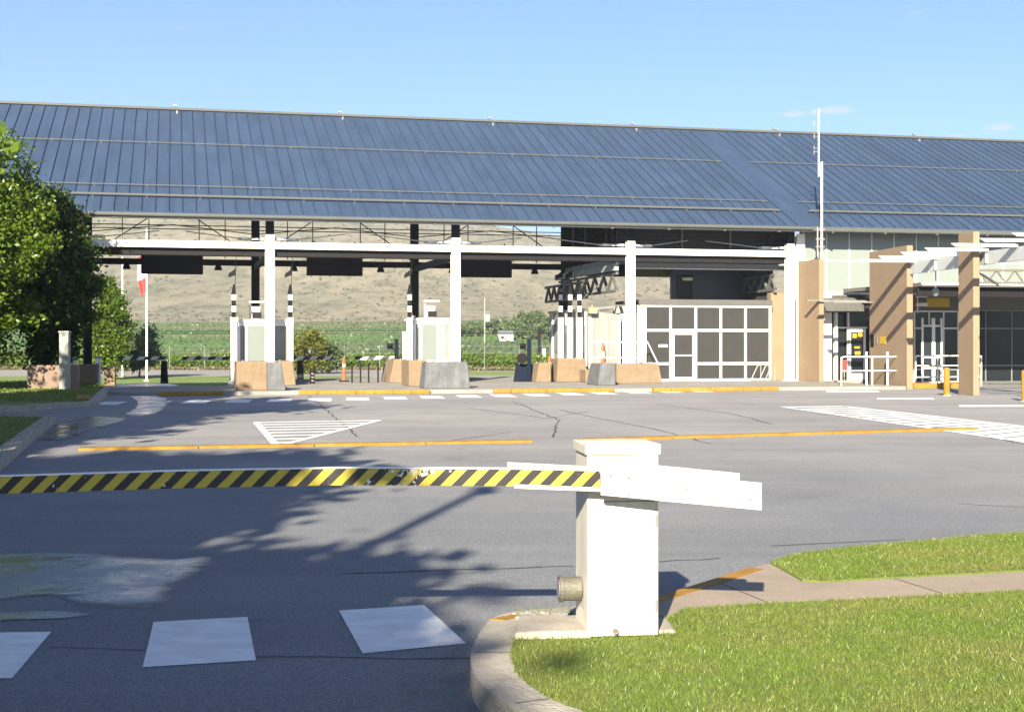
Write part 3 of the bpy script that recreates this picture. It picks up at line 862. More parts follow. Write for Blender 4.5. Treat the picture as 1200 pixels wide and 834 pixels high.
# louvred end of the building behind bays three and four
def louvres(p0, p1, z0, z1f, name='louvre_wall'):
    b = MB(); d = Vector((p1[0] - p0[0], p1[1] - p0[1])); L = d.length; d.normalize(); nn = Vector((d.y, -d.x))
    z = z0; top = max(z1f(p0[1]), z1f(p1[1]))
    while z < top:
        a0, a1 = 0, L
        if abs(p1[1] - p0[1]) > .5:      # under the slope
            vlim = (z - (ZE - T - .1)) / PITCH + VE
            a0 = max(0, (vlim - p0[1]))
            if a0 >= L: break
        A_ = Vector(p0) + d * a0; B_ = Vector(p0) + d * a1
        o_ = nn * .09
        b.hexa([(A_.x, A_.y, z + .05), (B_.x, B_.y, z + .05), (B_.x + o_.x, B_.y + o_.y, z), (A_.x + o_.x, A_.y + o_.y, z),
                (A_.x, A_.y, z + .065), (B_.x, B_.y, z + .065), (B_.x + o_.x, B_.y + o_.y, z + .012), (A_.x + o_.x, A_.y + o_.y, z + .012)])
        z += .17
    return b
lw = MB().box(2 * BAY, 21.2, VB + .15, VB + .25, 4.72, rz_(VB) - T).build('back_wall', 'dark_steel', st)
b = louvres((2 * BAY, VB + .12), (21.0, VB + .12), 5.4, lambda v: rz_(VB) - T); b.build('louvre', mat('louvre_grey', (.16, .17, .17), .6), lw)
b = MB()
for q in (14.3, 14.9, 15.9, 16.2, 17.8, 19.4): b.box(q - .05, q + .05, VB - .05, VB + .02, 5.3, rz_(VB) - T).mark()
b.build_each('louvre_post', 'grey_steel', lw)
b = MB().box(20.45, 20.6, 1.36, VB + .1, .12, 6.1); b.build('side_wall', 'louvre', st)
bw2 = MB().box(13.95, 21.75, 1.75, 1.80, 5.38, rz_(1.75) - T).build('louvre_wall', 'louvre', st)
b = louvres((13.95, 1.74), (21.35, 1.74), 5.4, lambda v: rz_(1.74) - T); b.build('louvre', mat('louvre_grey_side', (.13, .14, .14), .6), bw2)
b = MB()
for q in (14.6, 16.7, 18.8): b.box(q - .04, q + .04, 1.56, 1.63, 5.38, rz_(1.6) - T).mark()
b.build_each('louvre_post', 'grey_steel', bw2)
# bay 4: pale fascia, olive beam, dark glazed back room
b = MB().box(U(742, 1.2), U(921, 1.2), 1.2, 1.35, 4.66, 4.98); b.build('fascia_panel', 'bluegrey', st)
b = MB().box(U(742, 1.1), U(921, 1.1), 1.1, 1.2, 4.615, 4.655); b.build('fascia_edge', 'white', st)
b = MB().box(U(740, 5), U(789, 5), 5, 5.4, Zh(765, 322.5, 5), Zh(765, 311, 5)); b.build('olive_beam', 'olive', st)
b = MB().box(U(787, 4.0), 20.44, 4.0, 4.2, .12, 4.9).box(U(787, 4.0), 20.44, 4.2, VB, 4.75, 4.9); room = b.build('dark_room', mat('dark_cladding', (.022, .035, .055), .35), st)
b = MB().box(U(794, 3.9), U(812, 3.9), 3.93, 3.997, Zh(800, 352, 4), Zh(800, 322, 4)); b.build('window', 'glass', room)
b = MB().box(U(800, 3.8), U(811, 3.8), 3.75, 3.92, Zh(800, 329, 4), Zh(800, 325.5, 4)); b.build('lamp', 'duct', room)
# trusses running back from column 3 (left) and near column 4
def truss(u_, v0, v1, ztop, zbot, name='truss'):
    b = MB(); n = 7
    b.box(u_ - .06, u_ + .06, v0, v1, ztop - .10, ztop); b.box(u_ - .06, u_ + .06, v0, v1, zbot, zbot + .10)
    for i in range(n):
        a = v0 + (v1 - v0) * i / n; c = v0 + (v1 - v0) * (i + .5) / n; e = v0 + (v1 - v0) * (i + 1) / n
        b.bar((u_, a, zbot + .08), (u_, c, ztop - .08), .09); b.bar((u_, c, ztop - .08), (u_, e, zbot + .08), .09)
    return b.build(name, 'truss_paint', st)
truss(2 * BAY - .35, .6, VB - .3, 4.45, 3.65)
truss(2 * BAY - 1.0, 2.6, VB - .3, 4.2, 3.45)
truss(U(923) - .25, .6, 6.5, 4.45, 3.75)
b = MB().box(2 * BAY - .5, 2 * BAY - .32, .5, VB, 4.5, 4.75); b.build('cable_tray', 'bluegrey', st)
# stone wall beside column 4 and the main front
b = MB().box(U(903.5, .9), U(921, .9), .9, 1.3, .12, Zh(912, 343, .9)); b.build('stone_wall', 'stone', st, bevel=.01)
# narrow glazed strip between columns
b = MB().box(U(929), U(938), .12, .17, .12, 3.4); b.build('narrow_glazing', 'glass', st)
b = MB().box(U(934, -.02), U(943.5, -.02), .0, .045, 4.95, 6.05); b.build('white_panel', 'white', st)
# --- upper curtain wall
v0 = .3
ZW0, ZW1 = Zh(1040, 342, 0), 6.2
gw = MB().box(U(943), UR1 - 1, v0, v0 + .2, .12, ZW1).build('main_wall', mat('wall_cladding', (.35, .38, .36), .6, var=.1), st)
u0 = U(968.3, .26); du = U(994.9, .26) - u0
i = 0; zm = Zh(1000, 306, .26)
fr = MB()
while True:
    a = u0 + du * (i - 1); e = a + du
    if a > 44: break
    if i < 14:
        for z0_, z1_ in ((ZW0 + .02, zm - .02), (zm + .02, ZW1)):
            MB().box(a + .02, e - .02, v0 - .05, v0 - .004, z0_, z1_).build('glass_panel', 'spandrel', gw)
    else:
        MB().box(a + .02, e - .02, v0 - .05, v0 - .004, ZW0 + .02, ZW1).build('glass_panel', 'spandrel', gw)
    fr.box(a - .018, a + .018, v0 - .075, v0 - .0035, ZW0, ZW1)
    i += 1
fr.box(u0 - du, 44, v0 - .065, v0 - .0045, zm - .018, zm + .018)
fr.box(u0 - du, 44, v0 - .09, v0 - .0025, ZW0 - .12, ZW0 + .005)
fr.build('mullions', mat('mullion_white', (.72, .75, .73), .5), gw)
# --- ground floor glazing
def store_front(ua, ub, z0, z1, vs, nx_, rows, gm='glass', fm='white', fw=.05, lab=None):
    f = MB(); w = (ub - ua) / nx_
    for i in range(nx_ + 1): f.box(ua + w * i - fw / 2, ua + w * i + fw / 2, vs - .06, vs + .02, z0, z1)
    zz = [z0] + list(rows) + [z1]
    for z in zz: f.box(ua + fw / 2, ub - fw / 2, vs - .05, vs + .01, z - fw / 2 if z > z0 else z, z + fw / 2)
    fo = f.build('window_frame', fm, st, label=lab)
    for i in range(nx_):
        MB().box(ua + w * i + fw / 2, ua + w * (i + 1) - fw / 2, vs - .025, vs - .01, z0, z1).build('window_pane', gm, fo)
    return fo
VG = .10
hdr = MB().box(U(1068, 0), UR1 - 1, -.02, .27, 2.95, ZW0 - .15).build('header', 'soffit', st)
store_front(U(1071, 0), U(1122, 0), .02, 2.95, 0, 3, (2.25, .55), 'glass2', 'white', .06)
store_front(U(1122, 0) + .06, U(1215, 0), .02, 3.0, 0, 3, (2.25, .70), 'glass', 'grey_steel', .05)
store_front(U(1215, 0) + .05, U(1215, 0) + 12, .02, 3.0, 0, 8, (2.25, .70), 'glass', 'grey_steel', .05)
# interior frames seen through / second layer of door leaves standing ajar
d1 = MB(); ud = U(1082, -.12)
for a in (0, .78): d1.box(ud + a, ud + a + .09, -.16, -.10, .03, 2.2)
d1.box(ud + .09, ud + .78, -.155, -.105, .03, .22); d1.box(ud + .09, ud + .78, -.155, -.105, 2.1, 2.2); d1.box(ud + .09, ud + .78, -.155, -.105, .95, 1.03)
dd = d1.build('door', 'white', st, label='white framed glass entrance door')
MB().box(ud + .09, ud + .78, -.135, -.125, .22, 2.1).build('door_glass', 'glass', dd)
MB().cyl((ud + .72, -.2, .95), (ud + .72, -.2, 1.35), .015, 8).build('handle', 'galv', dd)
# white framed vestibule screen in front of the entrance glazing
vs_ = bthing('entrance_screen', 'white framed glass screen standing between the two entrance piers', 'glass screen', U(1080, -2.4), -2.4, .0)
ws_ = U(1106, -2.4) - U(1080, -2.4)
f = MB()
for q, t_ in ((0, .07), (ws_ * .45, .14), (ws_ * .85, .07)): f.box(q, q + t_, -.03, .03, .0, 2.62)
for z in (.06, .62, 1.05, 2.28): f.box(.07, ws_ * .45, -.025, .025, z, z + .07); f.box(ws_ * .45 + .14, ws_ * .85, -.025, .025, z, z + .07)
f.build('frame', 'white', vs_)
MB().box(.07, ws_ * .45, -.008, -.002, .13, 2.28).build('pane', 'glass2', vs_); MB().box(ws_ * .45 + .14, ws_ * .85, -.008, -.002, .13, 2.28).build('pane', 'glass2', vs_)
# staff door left of the wide pier
ul, ur = U(979, .05), U(1016, .05)
rec = MB().box(ul - .35, ur + .5, .22, .275, .12, Zh(1000, 366, .1)).build('recess_back', 'glass', st)
f = MB(); zt = Zh(1000, 366, .05); zd = Zh(1000, 385, .05)
for px in (979, 994): f.box(U(px, .05) - .04, U(px, .05) + .04, .02, .1, .12, zt)
f.box(ul, ur, .03, .09, zd, zd + .07); f.box(ul - .04, ur, .03, .09, zt, zt + .08)
f.build('window_frame', 'white', st)
f = MB(); a, e = U(995, -.05), U(1015.5, -.05)
f.box(a, a + .12, .02, .07, .14, zd - .02); f.box(e - .10, e, .02, .07, .14, zd - .02); f.box(a + .12, e - .10, .025, .065, .14, .4); f.box(a + .12, e - .10, .025, .065, zd - .14, zd - .02)
sd = f.build('door', 'white', st, label='white framed glass staff door with yellow notices')
MB().box(a + .12, e - .10, .04, .05, .4, zd - .14).build('door_glass', 'glass', sd)
nt_ = MB().box(a + .2, a + .38, .030, .038, 1.85, 2.03).mark().box(a + .44, a + .7, .030, .038, 1.9, 2.05).mark().box(a + .28, a + .52, .030, .038, 1.42, 1.5).mark().box(a + .3, a + .55, .030, .038, 1.1, 1.3)
nt_.build_each('notice', 'yellow_sign', sd)
b = MB().box(U(965.5, -.4), U(974.5, -.4), -.42, -.2, .12, Zh(970, 341, -.4)); b.build('white_post', 'white', st)
b = MB().box(U(977, -.1), U(980.5, -.1), -.2, -.05, .12, Zh(978, 365, -.1)); b.build('white_post', 'white', st)
# grey metal skirt canopy above the staff door
za, zb = Zh(990, 349, -.5), Zh(990, 366, -1.1)
ua, ub = U(966, -.9), U(1021, -.5)
b = MB().hexa([(ua, -1.15, zb), (ub, -1.15, zb), (ub, .0, zb + .05), (ua, .0, zb + .05), (ua, -.55, za), (ub, -.55, za), (ub, 0.02, za + .04), (ua, .02, za + .04)])
sk = b.build('door_canopy', 'skirt', st)
b = MB(); n = 5
for i in range(n + 1):
    x = ua + (ub - ua) * i / n
    b.bar((x, -1.16, zb), (x, -.56, za + .01), .03, .03)
b.build('canopy_seam', 'skirt', sk)
b = MB().box(ua - .1, ub, -.1, .26, za + .05, ZW0 - .13); b.build('upper_flashing', 'skirt', st)

# ================================================================== stone piers
def pier(x, y, z0, length, w, h0, h1, label, rz=R(6.5)):
    t = thing('stone_pier', label, 'pier', x, y, z0, rz, 'sand coloured stone piers of the entrance front')
    b = MB().hexa([(0, 0, 0), (w, 0, 0), (w, length, 0), (0, length, 0), (0, 0, h0), (w, 0, h0), (w, length, h1), (0, length, h1)])
    b.build('shaft', 'stone', t, bevel=.012)
    b = MB()
    for k in range(1, 8):
        zz = k * .61
        if zz < min(h0, h1): pass
    return t
Yp = (EYE - .12) * F / (457 - HZ)
x1, y1 = .2822 * 49.3, 49.3
p1 = pier(x1, y1, .0, 3.6, .22, 5.07, 5.07, 'wide sand coloured stone pier with small wall plates beside the railing')
p2 = pier((1140.7 - 600) / F * 43.4, 43.4, 0, 1.09, .205, 5.08, 5.08, 'narrow free standing stone pier with the yellow bollard on its left')
p3 = pier(*W(U(960, -2.0), -2.0), .12, 1.9, .2, Zh(960, 303, -2.0) - .12, Zh(960, 303, -2) - .14, 'sand coloured stone pier that carries the antenna mast', TH)
b = MB().box(-.02, -.002, 3.15, 3.45, 1.5, 1.95); b.build('dark_plate', 'black', p1)
b = MB().box(-.02, -.002, 2.75, 2.95, 1.6, 1.85); b.build('intercom', 'grey_steel', p1)
b = MB().box(-.015, -.002, 1.95, 2.5, 1.6, 1.88); b.build('notice_plate', 'yellow_sign', p1)

# ================================================================== entrance pergola
PR = R(6)
ps = thing('entrance_pergola', 'white slatted metal pergola with light grey side girder above the entrance piers', 'pergola', 14.66, 43.1, 0, PR)
def pl_(px, Y):
    X = (px - 600) / F * Y; dx = X - 14.66; dy = Y - 43.1
    return dx * math.cos(PR) + dy * math.sin(PR), -dx * math.sin(PR) + dy * math.cos(PR)
for i in range(-5, 4):
    v_ = i * 1.95; z = 4.50
    b = MB().hexa([(-1.92, v_ - .03, z - .05), (.0, v_ - .03, z - .05), (0, v_ + .26, z + .05), (-1.92, v_ + .26, z + .05),
                   (-1.92, v_ - .05, z + .02), (.0, v_ - .05, z + .02), (0, v_ + .26, z + .07), (-1.92, v_ + .26, z + .07)])
    b.build('slat', 'white', ps)
b = MB().box(.02, .12, -11.5, 6.3, 4.06, 4.46); b.build('girder', mat('girder_paint', (.42, .46, .48), .5, var=.08), ps)
b = MB()
for q in (-3.9, .1, 4.0): b.box(-.02, .018, q, q + .08, 4.1, 4.45).mark()
b.build_each('bracket', 'white', ps)
b = MB()
for i in (-4, -1, 2): b.box(.13, 3.6, i * 1.95 - .03, i * 1.95 + .03, 4.38, 4.46).mark()
b.build_each('cross_rail', 'galv', ps)
# truss of the pergola to the right
b = MB(); vt = 4.0
b.box(1.2, 9, vt, vt + .1, 3.62, 3.70); b.box(1.2, 9, vt, vt + .1, 4.05, 4.13)
for i in range(12):
    a = 1.2 + i * .65; b.bar((a, vt + .05, 3.66), (a + .325, vt + .05, 4.09), .045); b.bar((a + .325, vt + .05, 4.09), (a + .65, vt + .05, 3.66), .045)
b.box(.6, 7, -2.0, -1.9, 3.96, 4.04); b.bar((.3, 2.0, 4.1), (2.2, 4.0, 3.6), .06)
b.build('truss', 'pipe', ps)
# hanging round lamp
lx_, ly_ = pl_(1096.5, 47.6)
b = MB().cyl((lx_, ly_, 3.5), (lx_, ly_, 4.1), .018, 6).cyl((lx_, ly_, 3.30), (lx_, ly_, 3.44), .11, 12, .11).cyl((lx_, ly_, 3.44), (lx_, ly_, 3.53), .11, 12, .03).cyl((lx_, ly_, 3.22), (lx_, ly_, 3.30), .05, 12, .11)
b.build('pendant_lamp', 'grey_steel', ps)
b = MB().box(lx_ - .3, .05, ly_ - .03, ly_ + .03, 4.0, 4.06); b.build('lamp_bracket', 'galv', ps)

# flat entrance deck canopy (throws the shade on the doors)
dk = bthing('entrance_deck', 'flat dark roofed deck with white front edge over the entrance doors', 'canopy', 0, 0, 0)
ua = U(1080, -6.2)
b = MB().box(ua, 44, -6.2, -.05, 3.70, 3.84); b.build('deck', 'soffit', dk)
b = MB().box(ua - .02, 44, -6.27, -6.203, 3.76, 3.83); b.build('edge', 'white', dk)
b = MB().box(ua, 44, -5.9, -5.82, 3.35, 3.697); b.build('fascia', 'dark_steel', dk)
for q in (33.0, 38.0, 43.0):
    MB().box(q - .1, q + .1, -5.8, -5.6, .0, 3.69).build('post', 'grey_steel', dk)
# hanging yellow sign box
sx = bthing('hanging_sign', 'yellow and white sign box hung above the entrance door', 'sign', U(1074, -3.0), -3.0, 0)
wd = U(1112, -3) - U(1074, -3)
b = MB().box(.45, wd, -.05, .05, Zh(1090, 359.5, -3), Zh(1090, 349, -3)); b.build('sign_face', 'yellow_sign', sx)
b = MB().box(0, .447, -.05, .05, Zh(1090, 359, -3), Zh(1090, 355, -3)).box(0, .447, -.05, .05, Zh(1090, 348.5, -3), Zh(1090, 344.5, -3)); b.build('sign_bracket', 'white', sx)
b = MB().cyl((.05, 0, 2.8), (.05, 0, 3.70), .02, 6).mark().cyl((1.0, 0, 3.3), (1.0, 0, 3.70), .015, 6); b.build_each('hanger', 'white', sx)

# slats of the small pergola before the antenna pier
ps2 = bthing('door_pergola', 'thin white slats hung across the stone pier left of the staff door', 'pergola', U(925, -1.2), -1.2, 0)
L = U(1018, -1.2) - U(925, -1.2)
for i, (q, z) in enumerate(((-1.0, 3.27), (-2.1, 3.20), (-3.2, 3.14))):
    MB().hexa([(.3, q, z), (L, q, z), (L, q + .25, z + .03), (.3, q + .25, z + .03), (.3, q, z + .04), (L, q, z + .04), (L, q + .25, z + .05), (.3, q + .25, z + .05)]).build('slat', 'galv', ps2)
b = MB().box(L - .06, L, -3.3, 1.1, 3.02, 3.13); b.build('girder', 'galv', ps2)

# antenna mast on the pier
am = bthing('antenna_mast', 'tall thin white antenna mast with side dipoles standing on a stone pier', 'antenna', U(963, -1.2), -1.2, 0)
zt_ = Zh(963, 190, -1.2); zu = Zh(959, 128, -1.2)
b = MB().cyl((0, 0, Zh(963, 345, -1.2)), (0, 0, zt_), .045, 8); b.build('mast', 'white', am)
xo = U(959.5, -1.2) - U(963, -1.2)
b = MB().cyl((xo, 0, Zh(959, 207, -1.2)), (xo, 0, zu), .032, 8)
for py in (200, 203, 194): b.bar((xo, 0, Zh(959, py, -1.2)), (.03, 0, Zh(959, py, -1.2)), .03)
b.build('upper_mast', 'white', am)
for py in (132, 145, 160, 174, 178):
    z = Zh(959, py, -1.2)
    MB().bar((xo, 0, z), (xo - .2, 0, z), .02).cyl((xo - .2, 0, z - .1), (xo - .2, 0, z + .1), .014, 6).build('dipole', 'galv', am)
b = MB().cyl((-.18, .0, Zh(957, 300, -1.2)), (-.18, 0, Zh(957, 266, -1.2)), .035, 8)
for py in (270, 290, 281): b.box(-.25, .12, -.03, .03, Zh(960, py, -1.2), Zh(960, py, -1.2) + .06)
b.build('bracket', 'galv', am)

# ================================================================== grey panelled enclosure
VEc = .35
ue = U(750, VEc)
en = bthing('panelled_enclosure', 'white framed enclosure with grey mesh panels and one door', 'enclosure', ue, VEc, .12)
du_ = (U(902.6, VEc) - ue - .13) / 5
ztop = Zh(825, 357.5, VEc) - .12; zmid = Zh(825, 387, VEc) - .12; zlow = Zh(825, 426, VEc) - .12
fr = MB(); X0 = .22
fr.box(0, X0, 0, .12, 0, ztop)
dd_ = (U(902.6, VEc) - ue - X0) / 5
for i in range(6):
    x = X0 + dd_ * i
    fr.box(x - .045 if i else x, x + .045, 0, .10, 0, ztop)
for (z, h) in ((ztop - .09, .09), (zmid - .05, .10), (zlow - .05, .10), (0, .09)):
    for i in range(5):
        if i == 1 and z < 1.5: continue
        x = X0 + dd_ * i + .045; fr.box(x, x + dd_ - .09, .003, .097, z, z + h)
fr.build('frame', 'white', en)
for i in range(5):
    x = X0 + dd_ * i + .045; w = dd_ - .09
    for a, c in ((zmid + .05, ztop - .09), (zlow + .05, zmid - .05), (.09, zlow - .05)):
        if i == 1 and c < zmid - .04: continue
        MB().box(x, x + w, .045, .06, a, c).build('panel', 'grey_panel', en)
x = X0 + dd_ + .05; w = dd_ - .10
d = MB().box(x, x + .10, -.01, .05, .02, zmid - .05).box(x + w - .10, x + w, -.01, .05, .02, zmid - .05).box(x + .10, x + w - .10, -.008, .048, .02, .16).box(x + .10, x + w - .10, -.008, .048, zmid - .17, zmid - .05).box(x + .10, x + w - .10, -.008, .048, 1.0, 1.05)
dr = d.build('door', 'white', en)
MB().box(x + .10, x + w - .10, .01, .03, .16, zmid - .17).build('door_panel', 'grey_panel', dr)
MB().box(x + .02, x + .05, -.06, -.012, .95, 1.15).build('handle', 'black', dr)
MB().box(X0 + .55, X0 + .92, -.03, .0, 1.35, 1.46).build('small_sign', 'white', en)
MB().box(-.05, dd_ * 5 + X0 + .08, -.05, .05, ztop + .002, ztop + .22).box(.1, dd_ * 5 + X0 - .1, .05, 3.5, ztop + .10, ztop + .22).build('fascia', 'fascia', en)
MB().box(.0, .1, .12, 3.5, .0, ztop).box(dd_ * 5 + X0 - .1, dd_ * 5 + X0, .12, 3.5, 0, ztop).build('side_wall', 'white', en)

# low bench-like bike rail at the enclosure corner
br = bthing('steel_ramp_rail', 'small galvanised slanted rail at the right corner of the enclosure', 'rail', U(880, -.6), -.6, .12)
b = MB(); 
for q in (0, .35, .6):
    b.cyl((q, 0, .05), (q + .28, 0, .62), .02, 8); b.cyl((q + .28, 0, .62), (q + .42, 0, .62), .02, 8); b.cyl((q + .42, 0, .62), (q + .42, 0, 0), .02, 8)
b.cyl((0, 0, .05), (1.0, 0, .05), .02, 8); b.build('frame', 'galv', br)

# ================================================================== booths
def booth(px0, px1, pytop, vf, depth, lab, side_win=False):
    u0 = U(px0, vf); u1 = U(px1, vf); w = u1 - u0
    zt = Zh(px0, pytop, vf) - .12
    t = bthing('inspection_booth', lab, 'booth', u0, vf, .12, 'white inspection booths on the lane islands')
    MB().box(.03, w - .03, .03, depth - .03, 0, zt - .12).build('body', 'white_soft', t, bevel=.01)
    f = MB()
    for x in (0, w * .13, w * .50, w * .62, w - .10): f.box(x, x + .08, -.012, .028, .2, zt - .12)
    f.box(0, w, -.008, .024, zt - .26, zt - .12); f.box(0, w, -.008, .024, .75, .85)
    f.build('window_frame', 'white', t)
    MB().box(w * .13 + .08, w * .50, .005, .02, .85, zt - .26).build('window', 'frosted', t)
    MB().box(w * .62 + .08 + .12, w - .22, -.004, .0285, .3, zt - .36).build('door', 'white_soft', t)
    MB().box(-.06, w + .06, -.08, depth + .05, zt - .12, zt - .02).build('roof', 'white', t, bevel=.02)
    MB().box(w + .0, w + .10, .25, depth - .2, .2, zt - .25).build('shaded_side_panel', 'blue_plastic', t)  # dark panel standing in for the shadowed piece beside the booth
    return t, w, zt
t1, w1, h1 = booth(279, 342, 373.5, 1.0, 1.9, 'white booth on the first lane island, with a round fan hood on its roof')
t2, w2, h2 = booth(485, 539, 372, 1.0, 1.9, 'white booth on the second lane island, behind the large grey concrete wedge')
def hood(t, w, h, x):
    MB().cyl((x, .8, h), (x, .8, h + .22), .26, 16, .22).cyl((x, .8, h + .22), (x, .8, h + .48), .17, 16, .22).box(x - .3, x + .3, .55, 1.05, h + .62, h + .69).box(x - .27, x - .23, .8, .84, h, h + .62).build('roof_fan', 'duct', t)
    MB().box(x - .17, x + .17, .50, .56, h + .04, h + .26).build('fan_grille', 'dark_steel', t)
    MB().box(x - 1.0, x - .7, .2, .45, h - .15, h + .08).cyl((x - .85, .32, h + .08), (x - .85, .32, h + .2), .03, 8).build('junction_box', 'cream', t)
hood(t1, w1, h1, w1 * .36); hood(t2, w2, h2, w2 * .45)
# third booth, deep, beside the enclosure
u0 = U(690, .9); t3 = bthing('inspection_booth', 'larger white cabin with handrails right of the stacked checkered posts', 'booth', u0, .9, .12, 'white inspection booths on the lane islands')
w3 = U(727, .9) - u0; h3 = 3.0
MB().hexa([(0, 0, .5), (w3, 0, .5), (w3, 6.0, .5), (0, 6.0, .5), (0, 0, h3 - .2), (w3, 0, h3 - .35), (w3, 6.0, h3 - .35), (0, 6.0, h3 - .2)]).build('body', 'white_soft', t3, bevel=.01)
MB().hexa([(-.05, -.08, h3 - .2), (w3 * .8, -.08, h3 - .08), (w3 * .8, 6.05, h3 - .08), (-.05, 6.05, h3 - .2), (-.05, -.08, h3 - .1), (w3 * .8, -.08, h3), (w3 * .8, 6.05, h3), (-.05, 6.05, h3 - .1)]).build('roof', 'grey_steel', t3)
f = MB()
for x in (.0, w3 - .1): f.box(x, x + .1, -.03, -.002, .5, h3 - .36)
for q in (.3, 1.4, 2.2, 3.3, 4.1, 5.3): f.box(-.06, -.002, q, q + .12, .1, h3 - .22)
f.build('trim', 'white', t3)
for q in (.5, 2.4, 4.3): MB().box(-.03, -.004, q, q + .8, 1.1, 1.9).build('window', 'frosted', t3)
MB().box(.22, .25, -.014, -.002, .6, h3 - .45).mark().box(w3 * .62, w3 * .62 + .03, -.014, -.002, .6, h3 - .45).build_each('panel_joint', 'grey_steel', t3)
MB().box(-.1, .25, -.35, -.1, h3 - .32, h3 - .08).cyl((.07, -.22, h3 - .08), (.07, -.22, h3 + .02), .03, 8).build('junction_box', 'cream', t3)
MB().box(.1, w3 - .1, .1, 5.9, .05, .497).build('skirting', 'dark_steel', t3)
MB().box(w3 + .25, w3 + .55, .5, .8, .0, h3 - .3).build('side_panel', 'white', t3)
MB().box(w3 + .0, w3 + .24, .6, .75, .5, h3 - .4).build('side_window', 'glass', t3)
def handrail(name, label, x, y, z, rz, L, H, posts, mids, m_='white', r=.025, grp=None):
    t = thing(name, label, 'railing', x, y, z, rz, grp)
    rr = .08
    for p in posts: MB().cyl((p, 0, 0), (p, 0, H), r, 8).build('post', m_, t)
    b = MB()
    pts = [(0, 0, H - rr), (.03, 0, H - .02), (rr, 0, H), (L - rr, 0, H), (L - .03, 0, H - .02), (L, 0, H - rr)]
    b.tube(pts, r, 8); b.build('top_rail', m_, t)
    for mz in mids: MB().cyl((0, 0, mz), (L, 0, mz), r * .85, 8).build('mid_rail', m_, t)
    return t
GR = 'white pipe railings beside the building'
x, y = W(U(692, -1.3), -1.3)
handrail('handrail', 'white pipe railing with diagonal stair rail before the white cabin', x, y, .12, TH, 1.9, 1.55, (0, 1.1, 1.9), (.95,), grp=GR)
x, y = W(U(755, -.6), -.6)
sr = thing('stair_rail', 'slanting white stair handrail between the cabin and the enclosure', 'railing', x, y, .12, TH)
MB().tube([(.0, 0, .0), (0, 0, 1.55), (.12, 0, 1.58), (.55, 0, .75), (.55, 0, .0)], .022, 8).build('rail', 'white', sr)
# railings near the entrance
x, y = W(U(986, -6.6), -6.6)
Lr = U(1058, -6.6) - U(986, -6.6)
rl = handrail('railing', 'white pipe railing in front of the staff door and wide pier', x, y, .12, TH, Lr, 1.02, (0, Lr * .5, Lr), (.52,), grp=GR)
for q in (Lr * .43, Lr * .77): MB().cyl((q, .1, 0), (q, .1, 1.2), .035, 8).build('post', 'white', rl)
x, y = W(U(1073, -4.5), -4.5)
Lr = U(1150, -4.5) - U(1073, -4.5)
handrail('railing', 'white pipe railing between the wide and the narrow stone pier', x, y, 0, TH, Lr, 1.15, (0, Lr * .33, Lr * .66, Lr), (.35, .78), grp=GR)
# extinguisher like red box and dark pot
rx = bthing('red_box', 'small red box standing behind the railing at the staff door', 'box', U(988, -5), -5.0, .12)
MB().box(0, .16, 0, .12, .55, .9).build('case', 'red', rx, bevel=.01); MB().cyl((.08, .06, 0), (.08, .06, .55), .02, 8).build('stem', 'galv', rx)

# yellow kerb block and bollards
yb = bthing('yellow_kerb_block', 'thick yellow concrete kerb block between the stone piers', 'kerb', U(1071, -6.9), -6.9, 0)
MB().box(0, U(1130, -6.9) - U(1071, -6.9), 0, .3, 0, .2).build('block', 'yellow', yb, bevel=.02)
def bollard(x, y, lab):
    t = thing('bollard', lab, 'bollard', x, y, 0, 0, 'yellow steel bollards')
    MB().cyl((0, 0, 0), (0, 0, .84), .095, 18).cyl((0, 0, .84), (0, 0, .875), .095, 18, .05).build('post', 'yellow', t, smooth=False)
    MB().cyl((0, 0, 0), (0, 0, .02), .14, 18).build('base_ring', 'concrete', t)
    return t
bollard(*g(1109.5, 463.5), 'yellow bollard just left of the narrow stone pier')
bollard(*g(1201, 470), 'yellow bollard cut by the right edge of the photo')

# ================================================================== concrete blocks on the islands
def cblock(px0, px1, pyt, pyb, depth, lab, m_='block', tb=0.0, tl=0, tr=0, z0=.12, grp='sand coloured concrete barrier blocks', name='barrier_block'):
    Y = (EYE - z0) * F / (pyb - HZ); s = Y / F
    X0, X1 = (px0 - 600) * s, (px1 - 600) * s; h = (pyb - pyt) * s; w = (X1 - X0) / CU
    t = thing(name, lab, 'concrete block', X0, Y, z0, TH, grp)
    lf = tl * s; rt = tr * s
    b = MB().hexa([(0, 0, 0), (w, 0, 0), (w, depth, 0), (0, depth, 0), (lf, tb, h), (w - rt, tb, h), (w - rt, depth - tb, h), (lf, depth - tb, h)])
    b.build('body', m_, t, bevel=.03)
    MB().cyl((w * .25, depth / 2, h - .02), (w * .25, depth / 2, h + .03), .04, 8).mark().cyl((w * .75, depth / 2, h - .02), (w * .75, depth / 2, h + .03), .04, 8).build_each('lifting_eye', 'galv', t)
    return t
# island 1
cblock(277, 313, 423.5, 457.5, 1.8, 'large sand coloured block at the left front of the first booth')
cblock(326, 346, 423, 451.5, 2.5, 'sand coloured block right of and behind the grey wedge of the first booth', tr=3)
cblock(313.5, 334, 425, 457.8, .9, 'narrow grey concrete wedge in front of the first white column', 'wedge', .08, 0, 5, grp='grey concrete wedges before the columns', name='concrete_wedge')
# island 2
cblock(456, 480, 421, 448.5, 2.0, 'sand coloured block with tapered left side behind the white pole of the second booth', tl=6)
cblock(479, 500, 422, 452.5, 1.6, 'sand coloured block between the tapered block and the wide grey wedge')
cblock(497, 551, 424, 455.5, 1.0, 'wide grey concrete wedge in front of the second white column', 'wedge', .1, 3, 3, grp='grey concrete wedges before the columns', name='concrete_wedge')
